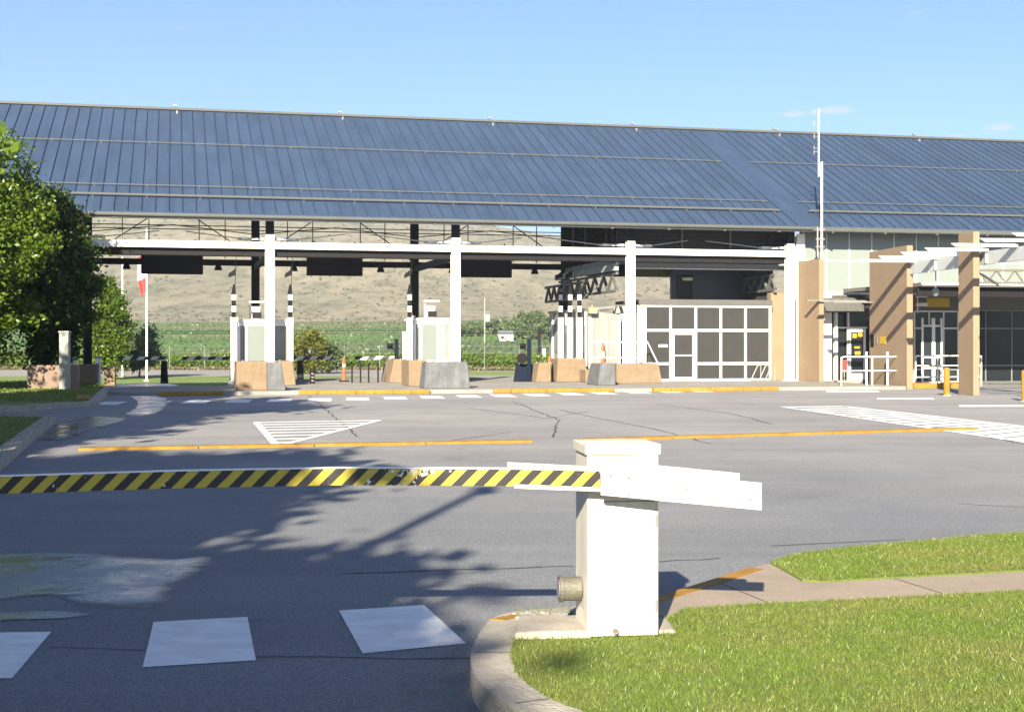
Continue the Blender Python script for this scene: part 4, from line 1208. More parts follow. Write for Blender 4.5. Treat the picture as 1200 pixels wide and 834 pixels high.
# island 3
cblock(652, 689, 420, 447.5, 1.2, 'tapered sand coloured block beside the orange post and white cabin', tl=2, tr=2)
cblock(686, 702, 433, 448.3, .8, 'low sand coloured block in shade under the cabin handrail', tr=6)
cblock(700.5, 722, 426, 451.5, 1.4, 'grey concrete wedge at the left end of the long low block', 'wedge', .05, 4, 0, grp='grey concrete wedges before the columns', name='concrete_wedge')
cblock(722.5, 778, 426, 449.5, .9, 'long low sand coloured block in front of the third white column', tr=5)
cblock(628, 646, 425, 447.8, .9, 'small sand coloured block with a dark notch beside the camera stand', tl=4)
# left end blocks
def lblock(px0, px1, pyt, pyb, d, lab, m_='block'):
    return cblock(px0, px1, pyt, pyb, d, lab, m_, z0=.12, grp='blocks at the left end of the lanes')
lblock(32, 87, 428, 456, 1.0, 'long shaded brownish block under the big left tree', mat('shaded_block', (.22, .16, .13), .9, var=.2))
lblock(90, 112, 427, 450, 1.0, 'short pale topped block at the foot of the back column on the left')
lblock(122, 134, 430, 452, .8, 'small block with dark stains at the end of the left kerb')

# posts with black and white bands carrying lamps (booth signals)
def signal_post(px, v, pyb, pyt, lab, tall=True):
    t = bthing('banded_post', lab, 'signal post', U(px, v), v, .12, 'white posts with black bands beside the booths')
    zt = Zh(px, 372, v); z1 = Zh(px, 345, v)
    MB().box(-.11, .11, -.06, .06, 0, zt - .12).build('post', 'white', t, bevel=.008)
    n = 4
    for i in range(n):
        a = zt - .12 + (z1 - zt) * i / n + .001; c = zt - .12 + (z1 - zt) * (i + 1) / n
        MB().box(-.075, .075, -.05, .05, a, c).build('band', 'black' if i % 2 == 0 else 'white', t)
    zc = z1 - .12
    MB().hexa([(-.10, -.06, zc), (.08, -.06, zc), (.08, .08, zc), (-.1, .08, zc), (-.02, -.03, zc + .38), (.05, -.03, zc + .38), (.05, .05, zc + .38), (-.02, .05, zc + .38)]).build('lamp_hood', 'black', t)
    MB().cyl((.04, 0, zc + .3), (.10, 0, 4.85), .012, 6).build('cable', 'dark_steel', t)
    MB().hexa([(-.2, -.05, zc + .62), (.05, -.1, zc + .72), (.06, .1, zc + .72), (-.2, .1, zc + .62), (-.18, -.05, zc + .78), (.10, -.1, zc + .98), (.1, .1, zc + .98), (-.18, .1, zc + .78)]).build('camera', 'black', t)
    return t
signal_post(274, .3, 0, 0, 'banded post at the left corner of the first booth')
signal_post(340, .4, 0, 0, 'banded post at the right corner of the first booth')
signal_post(480, .3, 0, 0, 'banded post at the left corner of the second booth')
signal_post(534, .4, 0, 0, 'banded post mostly hidden behind the second white column')
signal_post(657, 3.6, 0, 0, 'banded post furthest left beside the white cabin')
signal_post(668, 2.0, 0, 0, 'banded post in the middle beside the white cabin')
signal_post(679, .6, 0, 0, 'banded post nearest the front left corner of the white cabin')

# hanging lane sign boxes seen from the back
def lane_box(px0, px1, py0, py1, v, lab):
    u0, u1 = U(px0, v), U(px1, v); z0, z1 = Zh(px0, py1, v), Zh(px0, py0 - 3, v)
    t = bthing('lane_sign_box', lab, 'lane sign', u0, v, 0, 'dark lane sign boxes hung under the canopy')
    w = u1 - u0
    MB().box(0, w, 0, .35, z0, z1).build('case', 'dark_steel', t, bevel=.02)
    MB().box(-.03, w + .03, -.02, .37, (z0 + z1) / 2 - .02, (z0 + z1) / 2 + .02).build('rib', 'black', t)
    MB().cyl((.3, .15, z1), (.3, .15, z1 + .5), .025, 8).mark().cyl((w - .3, .15, z1), (w - .3, .15, z1 + .5), .025, 8).build_each('hanger', 'dark_steel', t)
lane_box(165, 238, 297, 320.5, 6.5, 'dark lane sign box hanging left of the first white column')
lane_box(360, 425, 299, 322.5, 6.5, 'dark lane sign box hanging between the first and second white column')
lane_box(541, 600, 301, 324.5, 6.5, 'dark lane sign box hanging right of the second white column')

# ================================================================== small lane furniture
def delineator(px, pyb, pyt, lab, z0=.12):
    Y = (EYE - z0) * F / (pyb - HZ); s = Y / F
    t = thing('delineator_post', lab, 'traffic post', (px - 600) * s, Y, z0, 0, 'orange traffic posts at the lanes'); h = (pyb - pyt) * s
    MB().cyl((0, 0, 0), (0, 0, .05), .2, 8).build('base', 'black', t)
    MB().cyl((0, 0, .05), (0, 0, h * .62), .085, 12, .07).cyl((0, 0, h * .75), (0, 0, h * .86), .06, 12).cyl((0, 0, h * .86), (0, 0, h), .05, 12, .03).build('tube', 'orange', t)
    MB().cyl((0, 0, h * .62), (0, 0, h * .75), .066, 12).build('white_band', 'white', t)
delineator(403, 447, 419, 'orange traffic post between the first and second island')
delineator(644, 447.5, 417, 'orange traffic post left of the tapered sand block')
delineator(706.5, 447, 400, 'orange traffic post standing behind the grey wedge at the cabin')
Y = 1.48 * F / (449.5 - HZ); s = Y / F
t = thing('short_bollard', 'short dark bollard with pale spiral stripes right of the first booth', 'bollard', (366 - 600) * s, Y, .12)
MB().cyl((0, 0, 0), (0, 0, .5), .10, 14, .075).build('body', 'dark_steel', t)
b = MB()
for k in range(3): b.cyl((0, 0, .1 + k * .13), (.02, 0, .14 + k * .13), .096 - k * .006, 14)
b.build('stripe', mat('dull_rose', (.28, .18, .17), .6), t)
for i, px in enumerate((412.5, 422.5, 432, 443)):
    Y = 1.48 * F / (448.5 - HZ) + i * .1; s = Y / F
    t = thing('thin_post', ['thin dark post standing nearest the orange traffic post', 'second thin dark post right of the orange traffic post', 'third thin dark post right of the orange traffic post', 'thin dark post nearest the tapered block of the second booth'][i], 'post', (px - 600) * s, Y, .12, 0, 'thin dark posts under the striped lane arm')
    MB().cyl((0, 0, 0), (0, 0, .72), .03, 8).build('shaft', 'dark_steel', t); MB().cyl((0, 0, .72), (0, 0, .75), .04, 8).build('cap', 'black', t)
wp = thing('white_pole', 'slim white pole at the left of the second booth reaching the ground', 'pole', *g(473.5, 448, .12), .12)
MB().box(-.055, .055, -.05, .05, 0, 1.9).build('shaft', 'white', wp); MB().box(-.07, .07, -.06, .06, 1.9, 1.96).build('cap', 'white', wp)

Y = 1.48 * F / (449 - HZ); s = Y / F
t = thing('service_post', 'short white service post at the end of the left kerb', 'post', (115 - 600) * s, Y, .12)
MB().box(-.09, .09, -.08, .08, 0, .95).build('shaft', 'white', t, bevel=.01); MB().box(-.12, .12, -.11, .11, .95, 1.02).build('cap', 'galv', t); MB().box(-.05, .05, -.10, -.081, .45, .75).build('hatch', 'grey_steel', t)
X = (76 - 600) / F * 45.5
t = thing('service_post', 'tall pale grey post in front of the dark shaded tree', 'post', X, 45.5, .12)
MB().box(-.15, .15, -.12, .12, 0, 1.85).build('shaft', 'white_soft', t, bevel=.01); MB().box(-.17, .17, -.14, .14, 1.85, 1.9).build('cap', 'galv', t)
# camera / reader stands
def reader(px, pyb, lab, s_=1.0, disc=True, base=True):
    Y = 1.48 * F / (pyb - HZ); s = Y / F
    t = thing('reader_stand', lab, 'reader stand', (px - 600) * s, Y, .12, 0, 'dark camera reader stands')
    if base: MB().hexa([(-.62, -.3, 0), (.18, -.3, 0), (.18, .4, 0), (-.62, .4, 0), (-.52, -.15, .68), (.15, -.15, .68), (.15, .25, .68), (-.52, .25, .68)]).build('base', 'blue_plastic', t, bevel=.03)
    MB().box(-.08, .08, -.42, -.32, 0, 1.68).build('column', 'blue_plastic', t, bevel=.01)
    MB().box(-.38, -.12, -.42, -.28, 1.28, 1.5).cyl((-.2, -.48, 1.42), (-.34, -.48, 1.42), .07, 10).build('camera', 'black', t)
    MB().bar((-.2, -.35, 1.3), (0, -.35, 1.2), .04).build('arm', 'blue_plastic', t)
    if disc: MB().cyl((-.28, -.46, .92), (-.28, -.40, .92), .21, 18).build('disc', 'black', t)
    return t
reader(620, 447, 'dark blue camera stand with round disc right of the second island')
r2 = reader(465.5, 446, 'dark camera stand behind the blocks left of the second booth', disc=False)

# striped lane arms behind the booths
def stripe_mat(name, c1, c2, pitch, slant, duty=.5, wear=0.0):
    m = bpy.data.materials.new(name); m.use_nodes = True
    nt = m.node_tree; n = nt.nodes; l = nt.links; b = n['Principled BSDF']; b.inputs['Roughness'].default_value = .45
    tc = n.new('ShaderNodeTexCoord'); sp = n.new('ShaderNodeSeparateXYZ'); l.new(tc.outputs['Object'], sp.inputs[0])
    a = n.new('ShaderNodeMath'); a.operation = 'MULTIPLY_ADD'; a.inputs[1].default_value = -slant
    l.new(sp.outputs['Z'], a.inputs[0]); l.new(sp.outputs['X'], a.inputs[2])
    nz = n.new('ShaderNodeTexNoise'); nz.inputs['Scale'].default_value = 25; l.new(tc.outputs['Object'], nz.inputs['Vector'])
    ja = n.new('ShaderNodeMath'); ja.operation = 'MULTIPLY_ADD'; ja.inputs[1].default_value = .004
    l.new(nz.outputs['Fac'], ja.inputs[0]); l.new(a.outputs[0], ja.inputs[2])
    d = n.new('ShaderNodeMath'); d.operation = 'DIVIDE'; d.inputs[1].default_value = pitch; l.new(ja.outputs[0], d.inputs[0])
    f = n.new('ShaderNodeMath'); f.operation = 'FRACT'; l.new(d.outputs[0], f.inputs[0])
    g_ = n.new('ShaderNodeMath'); g_.operation = 'GREATER_THAN'; g_.inputs[1].default_value = duty; l.new(f.outputs[0], g_.inputs[0])
    mx = n.new('ShaderNodeMix'); mx.data_type = 'RGBA'; mx.inputs[6].default_value = (*c1, 1); mx.inputs[7].default_value = (*c2, 1)
    l.new(g_.outputs[0], mx.inputs[0]); last = mx.outputs[2]
    if wear > 0:
        w1 = n.new('ShaderNodeTexNoise'); w1.inputs['Scale'].default_value = 14; w1.inputs['Detail'].default_value = 8; w1.inputs['Roughness'].default_value = .75
        l.new(tc.outputs['Object'], w1.inputs['Vector'])
        # scraped length of the arm, with shiny tape highlights painted in pale
        mr = n.new('ShaderNodeMapRange'); mr.inputs[1].default_value = 0; mr.inputs[2].default_value = .42; mr.inputs[3].default_value = 1; mr.inputs[4].default_value = 0
        sb = n.new('ShaderNodeMath'); sb.operation = 'SUBTRACT'; sb.inputs[1].default_value = -1.02; l.new(sp.outputs['X'], sb.inputs[0])
        ab = n.new('ShaderNodeMath'); ab.operation = 'ABSOLUTE'; l.new(sb.outputs[0], ab.inputs[0]); l.new(ab.outputs[0], mr.inputs[0])
        s2 = n.new('ShaderNodeMath'); s2.operation = 'MULTIPLY_ADD'; s2.inputs[1].default_value = .12; s2.inputs[2].default_value = .0
        l.new(mr.outputs[0], s2.inputs[0])
        ad = n.new('ShaderNodeMath'); ad.operation = 'ADD'; l.new(w1.outputs['Fac'], ad.inputs[0]); l.new(s2.outputs[0], ad.inputs[1])
        gt = n.new('ShaderNodeMath'); gt.operation = 'GREATER_THAN'; gt.inputs[1].default_value = .66; l.new(ad.outputs[0], gt.inputs[0])
        m2 = n.new('ShaderNodeMix'); m2.data_type = 'RGBA'; m2.inputs[7].default_value = (.62, .62, .58, 1)
        l.new(gt.outputs[0], m2.inputs[0]); l.new(last, m2.inputs[6]); last = m2.outputs[2]
    l.new(last, b.inputs['Base Color'])
    return m
M['bw'] = stripe_mat('bw_stripes', (.75, .75, .72), (.015, .02, .025), .62, .9)
def lane_arm(px0, px1, py, Y, lab, flip=1, slope=0):
    X0, X1 = (px0 - 600) / F * Y, (px1 - 600) / F * Y; z = EYE - (py - HZ) / F * Y
    t = thing('lane_gate', lab, 'lane gate', X0, Y, 0, 0, 'black and white lane arms behind the booths')
    MB().box(0, X1 - X0, -.03, .03, z - .07, z + .09).build('arm', 'bw', t)
    xs = .25 if flip > 0 else (X1 - X0) - .3
    MB().hexa([(xs, -.1, -.6), (xs + .35, -.1, -.6), (xs + .35, .15, -.6), (xs, .15, -.6), (xs + .05, -.1, z - .1), (xs + .25, -.1, z - .1), (xs + .25, .15, z - .1), (xs + .05, .15, z - .1)]).build('cabinet', 'dark_steel', t)
lane_arm(139, 196, 419.8, 63, 'black and white lane arm far left behind the flagpole', -1)
lane_arm(214, 277, 420, 63, 'black and white lane arm left of the first booth', -1)
lane_arm(341, 391, 419.5, 63, 'black and white lane arm right of the first booth', 1)
lane_arm(416, 474, 419.5, 62, 'black and white lane arm left of the second booth', -1)

# ================================================================== foreground gate
BX0, BY = .378, 7.03
RZ = R(7)
gt_ = thing('barrier_gate', 'white barrier gate cabinet with long yellow and black striped arm in the foreground', 'barrier gate', BX0, BY, .13, RZ)
bw_, bd, bh = .365, .345, .963
gc = MB().box(0, bw_, 0, bd, 0, bh - .035).build('cabinet', 'white_box', gt_, bevel=.006)
MB().box(-.012, bw_ + .010, -.014, bd + .012, bh - .05, bh + .004).build('lid', 'white_box', gc, bevel=.006)
MB().box(.018, bw_ - .018, -.006, -.0005, .015, .68).build('front_door', 'white_box', gc, bevel=.002)
MB().box(.02, bw_ - .02, -.0075, -.0062, .676, .682).build('door_seam', 'grey_steel', gc)
for z_ in (.12, .55):
    MB().cyl((bw_ - .012, -.006, z_), (bw_ - .012, -.006, z_ + .06), .006, 8).build('hinge', 'galv', gc)
MB().cyl((bw_ * .39, -.03, .028), (bw_ * .39, .0, .028), .014, 12).build('lock', 'pipe', gc)
b = MB()
for (x, z) in ((.066, .30), (.066, .165), (.31, .345), (.30, .93), (.29, .87)): b.cyl((x, -.008, z), (x, 0, z), .005, 8).mark()
b.build_each('rivet', 'galv', gc)
MB().box(.27, .335, -.002, -.0005, .885, .95).build('small_plate', mat('pale_sticker', (.70, .72, .70), .3), gc)
b = MB()
for k in range(3): b.box(-.002, -.0005, .10 + k * .035, .115 + k * .035, .12, .21).mark()
b.build_each('side_label', 'galv', gc)
MB().cyl((-.115, .17, .215), (-.005, .17, .215), .062, 24).cyl((-.118, .17, .215), (-.100, .17, .215), .068, 24).build('side_pipe', 'pipe', gc, smooth=False)
MB().cyl((-.122, .17, .215), (-.117, .17, .215), .048, 24).build('pipe_mouth', 'grey_steel', gc)
# pad
pd = MB().hexa([(.005, 6.99, .05), (.40, 7.03, .05), (.40, 7.47, .05), (.03, 7.47, .05), (.015, 7.0, .160), (.40, 7.04, .160), (.40, 7.46, .160), (.04, 7.46, .160)]).hexa([(.40, 7.12, .05), (.85, 7.14, .05), (.84, 7.50, .05), (.40, 7.48, .05), (.401, 7.13, .14), (.84, 7.15, .14), (.83, 7.49, .14), (.401, 7.47, .14)]).build('concrete_pad', 'concrete', bevel=.015)
tag(pd, 'weathered concrete pad under the white gate cabinet', 'concrete pad')
# arm assembly: root at cabinet front
gl = Matrix.Rotation(-RZ, 3, 'Z') @ Vector((.10, -.075, -.13)); ga = None
def armz(x): return .908 + .012 - .004 * x * x + .0 * x     # bows slightly
N = 40; xs = np.linspace(-3.75, -.045, N)
def zc(x):
    # measured heights along the arm
    return float(np.interp(x, [-3.75, -2.96, -2.14, -1.32, -.48, -.05, .05], [.892, .918, .939, .950, .941, .930, .928]))
b = MB(); hw = .0405; V0 = len(b.v)
for x in xs:
    z = zc(x); b.v += [(x, -.022, z - hw), (x, .018, z - hw), (x, .018, z + hw), (x, -.022, z + hw)]
for i in range(N - 1):
    a = i * 4; c = a + 4
    for k in range(4):
        k2 = (k + 1) % 4; b.f.append((a + k, a + k2, c + k2, c + k))
b.f.append((0, 3, 2, 1)); b.f.append(((N - 1) * 4, (N - 1) * 4 + 1, (N - 1) * 4 + 2, (N - 1) * 4 + 3))
M['yb'] = stripe_mat('yellow_black_tape', (.42, .34, .028), (.010, .009, .010), .1085, 1.0, .5, .5)
ga = b.build('barrier_arm', 'yb', gt_); ga.location = gl; ga.rotation_euler = (0, 0, R(3.5) - RZ)
# white edge strip on top of the arm
b = MB()
for i in range(N - 1):
    a, c = xs[i], xs[i + 1]
    b.hexa([(a, -.018, zc(a) + hw + .001), (c, -.018, zc(c) + hw + .001), (c, .03, zc(c) + hw + .001), (a, .03, zc(a) + hw + .001),
            (a, -.018, zc(a) + hw + .006), (c, -.018, zc(c) + hw + .006), (c, .03, zc(c) + hw + .006), (a, .03, zc(a) + hw + .006)])
b.build('top_edge', 'white', ga)
def tilt_box(x0, x1, y0, y1, zl, zh, sl, name, m_='white_box', bev=.002):
    p = lambda x, y, z: (x, y, z - sl * x)
    return MB().hexa([p(x0, y0, zl), p(x1, y0, zl), p(x1, y1, zl), p(x0, y1, zl), p(x0, y0, zh), p(x1, y0, zh), p(x1, y1, zh), p(x0, y1, zh)]).build(name, m_, ga, bevel=bev)
# channel behind the arm near the cabinet
tilt_box(-.50, -.07, .022, .060, .956, .985, .055, 'upper_channel')
tilt_box(-.47, -.03, -.03, .060, .868, .888, .045, 'lower_channel')
# front plate and counterweights
tilt_box(-.04, .76, -.055, -.028, .850, .985, .098, 'counterweight_plate')
tilt_box(-.04, .655, -.026, -.002, .875, 1.022, .10, 'rear_plate')
tilt_box(-.045, .22, -.070, -.056, .853, .982, .098, 'clamp_plate')
for (x, z) in ((.0, .962), (.0, .875), (.09, .960), (.09, .875), (.38, .93), (.70, .905)):
    MB().cyl((x, -.082 if x < .3 else -.066, z - .098 * x), (x, -.05, z - .098 * x), .011, 6).build('bolt', 'galv', ga)

# gravel at the kerb tip
b = MB()
for i in range(60):
    x = random.uniform(.02, .36); y = random.uniform(7.52, 7.68); s = random.uniform(.008, .03)
    b.hexa([(x - s, y - s, .10), (x + s, y - s * .8, .10), (x + s, y + s, .10), (x - s * .8, y + s, .10), (x - s * .6, y - s * .5, .112 + s), (x + s * .5, y - s * .5, .112 + s * .8), (x + s * .4, y + s * .6, .112 + s), (x - s * .5, y + s * .4, .112 + s * .7)])
tag(b.build('gravel', mat('pale_gravel', (.24, .24, .23), .9, var=.3, vscale=20)), 'pale gravel scattered behind the cabinet pad', 'gravel', kind='stuff')
yt = MB().prism([(-.12, 7.50), (-.04, 7.47), (.05, 7.58), (.02, 7.64), (-.06, 7.57)], .1255, .129).build('painted_kerb', 'yellow')
tag(yt, 'worn yellow paint patch on the tip of the near kerb', 'kerb paint')

# ================================================================== TREES
def leaf_cloud(n_clump, n_leaf, cx, cy, cz, rx, ry, rz, size, seed, clump_r, shape='round', fill=.35, drop=0.0):
    r = np.random.default_rng(seed)
    d = r.normal(size=(n_clump, 3)); d /= np.linalg.norm(d, axis=1)[:, None]
    rad = r.uniform(fill, 1, n_clump) ** .6
    rad *= 1 + .16 * np.sin(d[:, 0] * 5 + seed) * np.cos(d[:, 2] * 4 + seed * 2) + r.normal(0, .05, n_clump)
    c = d * rad[:, None]
    zz = c[:, 2]
    if shape == 'cone':
        sc = np.clip(1.12 - .62 * (zz + 1) / 2 - .35 * np.clip(zz, 0, 1) ** 2, .12, 1.2); c[:, 0] *= sc; c[:, 1] *= sc
    c *= np.array([rx, ry, rz]); c += np.array([cx, cy, cz])
    cr = clump_r * r.uniform(.6, 1.3, n_clump)
    idx = np.repeat(np.arange(n_clump), n_leaf); n = len(idx)
    p = c[idx] + r.normal(0, .45, (n, 3)) * cr[idx][:, None] * np.array([1, 1, .75])
    nrm = r.normal(size=(n, 3)) + np.array([0, 0, .6]); nrm /= np.linalg.norm(nrm, axis=1)[:, None]
    t = np.cross(nrm, r.normal(size=(n, 3))); t /= np.linalg.norm(t, axis=1)[:, None]; bt = np.cross(nrm, t)
    s = size * r.uniform(.6, 1.3, n)[:, None]
    v = np.stack([p - t * s, p + bt * s * .55, p + t * s, p - bt * s * .55], 1).reshape(-1, 3)
    return v, np.arange(n * 4).reshape(-1, 4), c
def tree(x, y, h, r, base, lab, seed, name='tree', leafm='leaf', shape='round', nc=170, nl=95, size=.10, clump=.62, group=None, cat='tree', trunk_r=.16, z=0, ry=None):
    t = thing(name, lab, cat, x, y, z, 0, group)
    cz = (h + base) / 2; rz = (h - base) / 2
    v, f, c = leaf_cloud(nc, nl, 0, 0, cz, r, ry or r, rz, size, seed, clump, shape)
    o = npmesh('crown', v, f, leafm); o.parent = t
    rr = random.Random(seed); b = MB(); top = (rr.uniform(-.2, .2), rr.uniform(-.2, .2), h * .72)
    mid = (rr.uniform(-.1, .1), rr.uniform(-.1, .1), base + .3)
    b.cyl((0, 0, -.05), mid, trunk_r * 1.25, 10, trunk_r * .85); b.cyl(mid, top, trunk_r * .85, 10, trunk_r * .25)
    for k in range(12):
        cc = c[rr.randrange(len(c))]; q = rr.uniform(.1, .7)
        st_ = tuple(mid[i] + (top[i] - mid[i]) * q for i in range(3))
        b.cyl(st_, tuple(cc), trunk_r * .35, 6, trunk_r * .08, cap=False)
    b.build('trunk', 'trunk', t)
    return t
TG = 'broadleaf trees on the left lawn'
tree(-17.0, 44.2, 7.8, 2.1, 1.2, 'tall sunlit green tree cut by the left edge of the photo', 3, nc=200, nl=210, size=.078, group=TG, z=.1)
tree(-15.85, 48.2, 6.8, 1.5, .75, 'dark shaded green tree in front of the left end of the roof', 8, leafm='leaf_shade', nc=240, nl=200, size=.078, group=TG, z=.1, clump=.5)
tree(-18.2, 47.5, 6.8, 1.5, 1.2, 'dark tree mostly hidden behind the tall sunlit tree', 18, leafm='leaf_shade', nc=120, nl=80, group=TG, z=.1)
x, y = (128 - 600) / F * 97, 97
tree(x, y, 7.4, 1.55, -.1, 'conical bright green tree behind the left back column', 21, shape='cone', nc=200, nl=110, size=.11, clump=.5, z=ZB, trunk_r=.12, leafm='leaf')
x, y = (163 - 600) / F * 104, 104
tree(x, y, 4.1, 1.35, .2, 'small grey green bush tree behind the flagpole', 23, nc=70, nl=70, size=.13, clump=.5, leafm='leaf_far', trunk_r=.07, name='bush', cat='bush', z=ZB)
x, y = (359 - 600) / F * 114, 114
tree(x, y, 3.7, 1.75, .1, 'yellow green bush behind the right side of the first booth', 25, nc=60, nl=70, size=.14, clump=.6, leafm='leaf_y', trunk_r=.07, name='bush', cat='bush', ry=1.2, z=ZB)
x, y = (386 - 600) / F * 116, 116
tree(x, y, 2.4, 1.1, .1, 'small pale bush right of the yellow green bush', 26, nc=30, nl=60, size=.14, clump=.5, leafm='leaf_far', trunk_r=.05, name='bush', cat='bush', z=ZB)
# trees left of and behind the camera: they shade the road (out of frame)
for (x, y, h, r, base, sd, lab) in ((-8.1, -1.6, 10.2, 3.2, 2.6, 31, 'tree beside the road just behind the viewpoint, nearest the lamp post'),
                       (-5.75, -5.6, 7.1, 3.0, 2.4, 32, 'low wide tree behind the viewpoint'),
                       (-6.1, -14.0, 10.2, 2.3, 4.5, 38, 'tall tree farthest behind the viewpoint'),
                       (-12.3, 9.0, 9.4, 3.0, 2.4, 33, 'first unseen roadside tree left of the gate'),
                       (-11.8, 18.5, 9.8, 3.3, 2.2, 34, 'second unseen roadside tree left of the gate'),
                       (-14.8, 29.0, 9.8, 2.9, 2.2, 35, 'third unseen roadside tree left of the gate'),
                       (-20.5, 37.0, 11.0, 2.4, 2.4, 36, 'tall unseen roadside tree farthest up the left lawn'),
                       (-12.2, -1.5, 9.0, 3.4, 2.4, 37, 'tree behind the viewpoint on the far left')):
    tree(x, y, h, r, base, lab, sd, nc=190, nl=110, size=.19, clump=.85, group='roadside trees shading the road')
# street lamp behind camera whose shadow crosses the road
sl = thing('street_lamp', 'grey street lamp pole behind the viewpoint', 'street lamp', -3.75, -2.9, 0)
MB().cyl((0, 0, 0), (0, 0, 8.2), .10, 12, .07).build('pole', 'galv', sl)
MB().box(-.12, .12, -.5, .1, 8.2, 8.32).build('lamp_head', 'grey_steel', sl)

# ------------------------------------------------------------------ vine rows, fence, scrub beyond the road
vv, vf = [], []; off = 0
r = np.random.default_rng(5)
def strip(x0, x1, y0, y1, h, n, size):
    global off
    x = r.uniform(x0, x1, n); y = r.uniform(y0, y1, n); env = .75 + .25 * np.sin(x * 1.3 + y) * np.sin(x * .37)
    z = r.uniform(.05, 1, n) ** .8 * h * env
    p = np.stack([x, y, z], 1); nrm = r.normal(size=(n, 3)); nrm /= np.linalg.norm(nrm, axis=1)[:, None]
    t = np.cross(nrm, r.normal(size=(n, 3))); t /= np.linalg.norm(t, axis=1)[:, None]; bt = np.cross(nrm, t); s = size * r.uniform(.6, 1.3, n)[:, None]
    vv.append(np.stack([p - t * s, p + bt * s * .6, p + t * s, p - bt * s * .6], 1).reshape(-1, 3)); vf.append(np.arange(n * 4).reshape(-1, 4) + off); off += n * 4
for k in range(5): strip(-62, 34, 136 + k * 3.2, 137.2 + k * 3.2, 1.45 + .05 * k, 15000, .17)
o = npmesh('vine_rows', np.concatenate(vv), np.concatenate(vf), 'vine'); o.location.z = ZB; tag(o, 'low bright green vine rows beyond the wire fence', 'vines', kind='stuff')
vv, vf = [], []; off = 0
strip(-62, 34, 130.0, 134.5, .35, 12000, .12)
o = npmesh('dry_grass', np.concatenate(vv), np.concatenate(vf), 'dry_scrub'); o.location.z = ZB; tag(o, 'dry brown grass strip along the wire fence', 'grass', kind='stuff')
# darker vineyard rows on the slope, real rows
vv, vf = [], []; off = 0
for k in range(26):
    y = 158 + k * 6.5
    n = 420; x = r.uniform(-62 - k * 2, 22 + k, n); yy = y + r.uniform(-.5, .5, n)
    z = np.array([terrain_h(a, b_) for a, b_ in zip(x, yy)]) + r.uniform(-.1, .8, n)
    p = np.stack([x, yy, z], 1); nrm = r.normal(size=(n, 3)); nrm /= np.linalg.norm(nrm, axis=1)[:, None]
    t = np.cross(nrm, r.normal(size=(n, 3))); t /= np.linalg.norm(t, axis=1)[:, None]; bt = np.cross(nrm, t); s = .26 * r.uniform(.6, 1.3, n)[:, None]
    vv.append(np.stack([p - t * s, p + bt * s * .6, p + t * s, p - bt * s * .6], 1).reshape(-1, 3)); vf.append(np.arange(n * 4).reshape(-1, 4) + off); off += n * 4
o = npmesh('vineyard', np.concatenate(vv), np.concatenate(vf), 'leaf_far'); tag(o, 'grey green vineyard rows climbing the slope', 'vineyard', kind='stuff')
# sage brush dots on the hills
vv, vf = [], []; off = 0
n = 1500; x = []; y = []
while len(x) < n:
    a = r.uniform(-.42, .16); yy = 400 + 700 * r.uniform(0, 1) ** 1.2
    if fb(a * yy, yy, 60, 3) > -.05: x.append(a * yy); y.append(yy)
pts = [(a, b_, terrain_h(a, b_)) for a, b_ in zip(x, y)]
for (a, b_, z) in pts:
    m_ = 7; s0 = .25 + .0007 * b_ * r.uniform(.2, 1.4)
    p = np.array([[a, b_, z + s0 * .5]]) + r.normal(0, .5, (m_, 3)) * np.array([s0 * 1.1, s0, s0 * .5])
    nrm = r.normal(size=(m_, 3)); nrm /= np.linalg.norm(nrm, axis=1)[:, None]
    t = np.cross(nrm, r.normal(size=(m_, 3))); t /= np.linalg.norm(t, axis=1)[:, None]; bt = np.cross(nrm, t); s = s0 * .7
    vv.append(np.stack([p - t * s, p + bt * s * .6, p + t * s, p - bt * s * .6], 1).reshape(-1, 3)); vf.append(np.arange(m_ * 4).reshape(-1, 4) + off); off += m_ * 4
o = npmesh('sagebrush', np.concatenate(vv), np.concatenate(vf), 'sage'); tag(o, 'dark sagebrush dotted over the dry hillside', 'sagebrush', kind='stuff')

# wire fence along the vines
wf = thing('wire_fence', 'wire fence with pale posts along the vine rows', 'fence', -62, 132, ZB)
for i in range(29):
    MB().cyl((i * 3.3, 0, 0), (i * 3.3, 0, 2.3), .04, 6).build('post', 'galv', wf)
b = MB()
for z in (2.25, 1.6, .9, .25): b.box(0, 92.4, -.003, .003, z - .003, z + .003)
b.build('wire', 'galv', wf)

# flagpoles
def flagpole(px, pyt, Y, lab, flag):
    X = (px - 600) / F * Y; h = EYE + (HZ - pyt) / F * Y
    h -= ZB; t = thing('flagpole', lab, 'flagpole', X, Y, ZB)
    MB().cyl((0, 0, 0), (0, 0, h), .075, 12, .05).build('pole', 'white', t); MB().cyl((0, 0, h), (0, 0, h + .12), .08, 12, .03).build('finial', 'galv', t)
    MB().cyl((0, 0, 0), (0, 0, .12), .2, 14).build('base', 'concrete', t)
    return t, X, h
Yf = 91
flagpole(172, 268, Yf, 'white flagpole with a drooping red and white flag', True)
flagpole(143.5, 270, 103, 'slim white flagpole half hidden behind the conical tree', False)
X = (172 - 600) / F * Yf; s = Yf / F
z1_, z0_ = EYE + (HZ - 297) * s, EYE + (HZ - 342) * s
cols = []
me_v = []; nxf, nzf = 9, 24
for j in range(nzf + 1):
    for i in range(nxf + 1):
        a = i / nxf; t_ = j / nzf
        wdt = .58 * (1 - .25 * t_)
        xx = -.05 - a * wdt * (.7 + .3 * math.sin(t_ * 3)); yy = .12 * math.sin(a * 11 + t_ * 2) * (.4 + a)
        me_v.append((xx, yy, -t_ * (z1_ - z0_) - a * .25))
ff = []
for j in range(nzf):
    for i in range(nxf):
        q = j * (nxf + 1) + i; ff.append((q, q + 1, q + nxf + 2, q + nxf + 1))
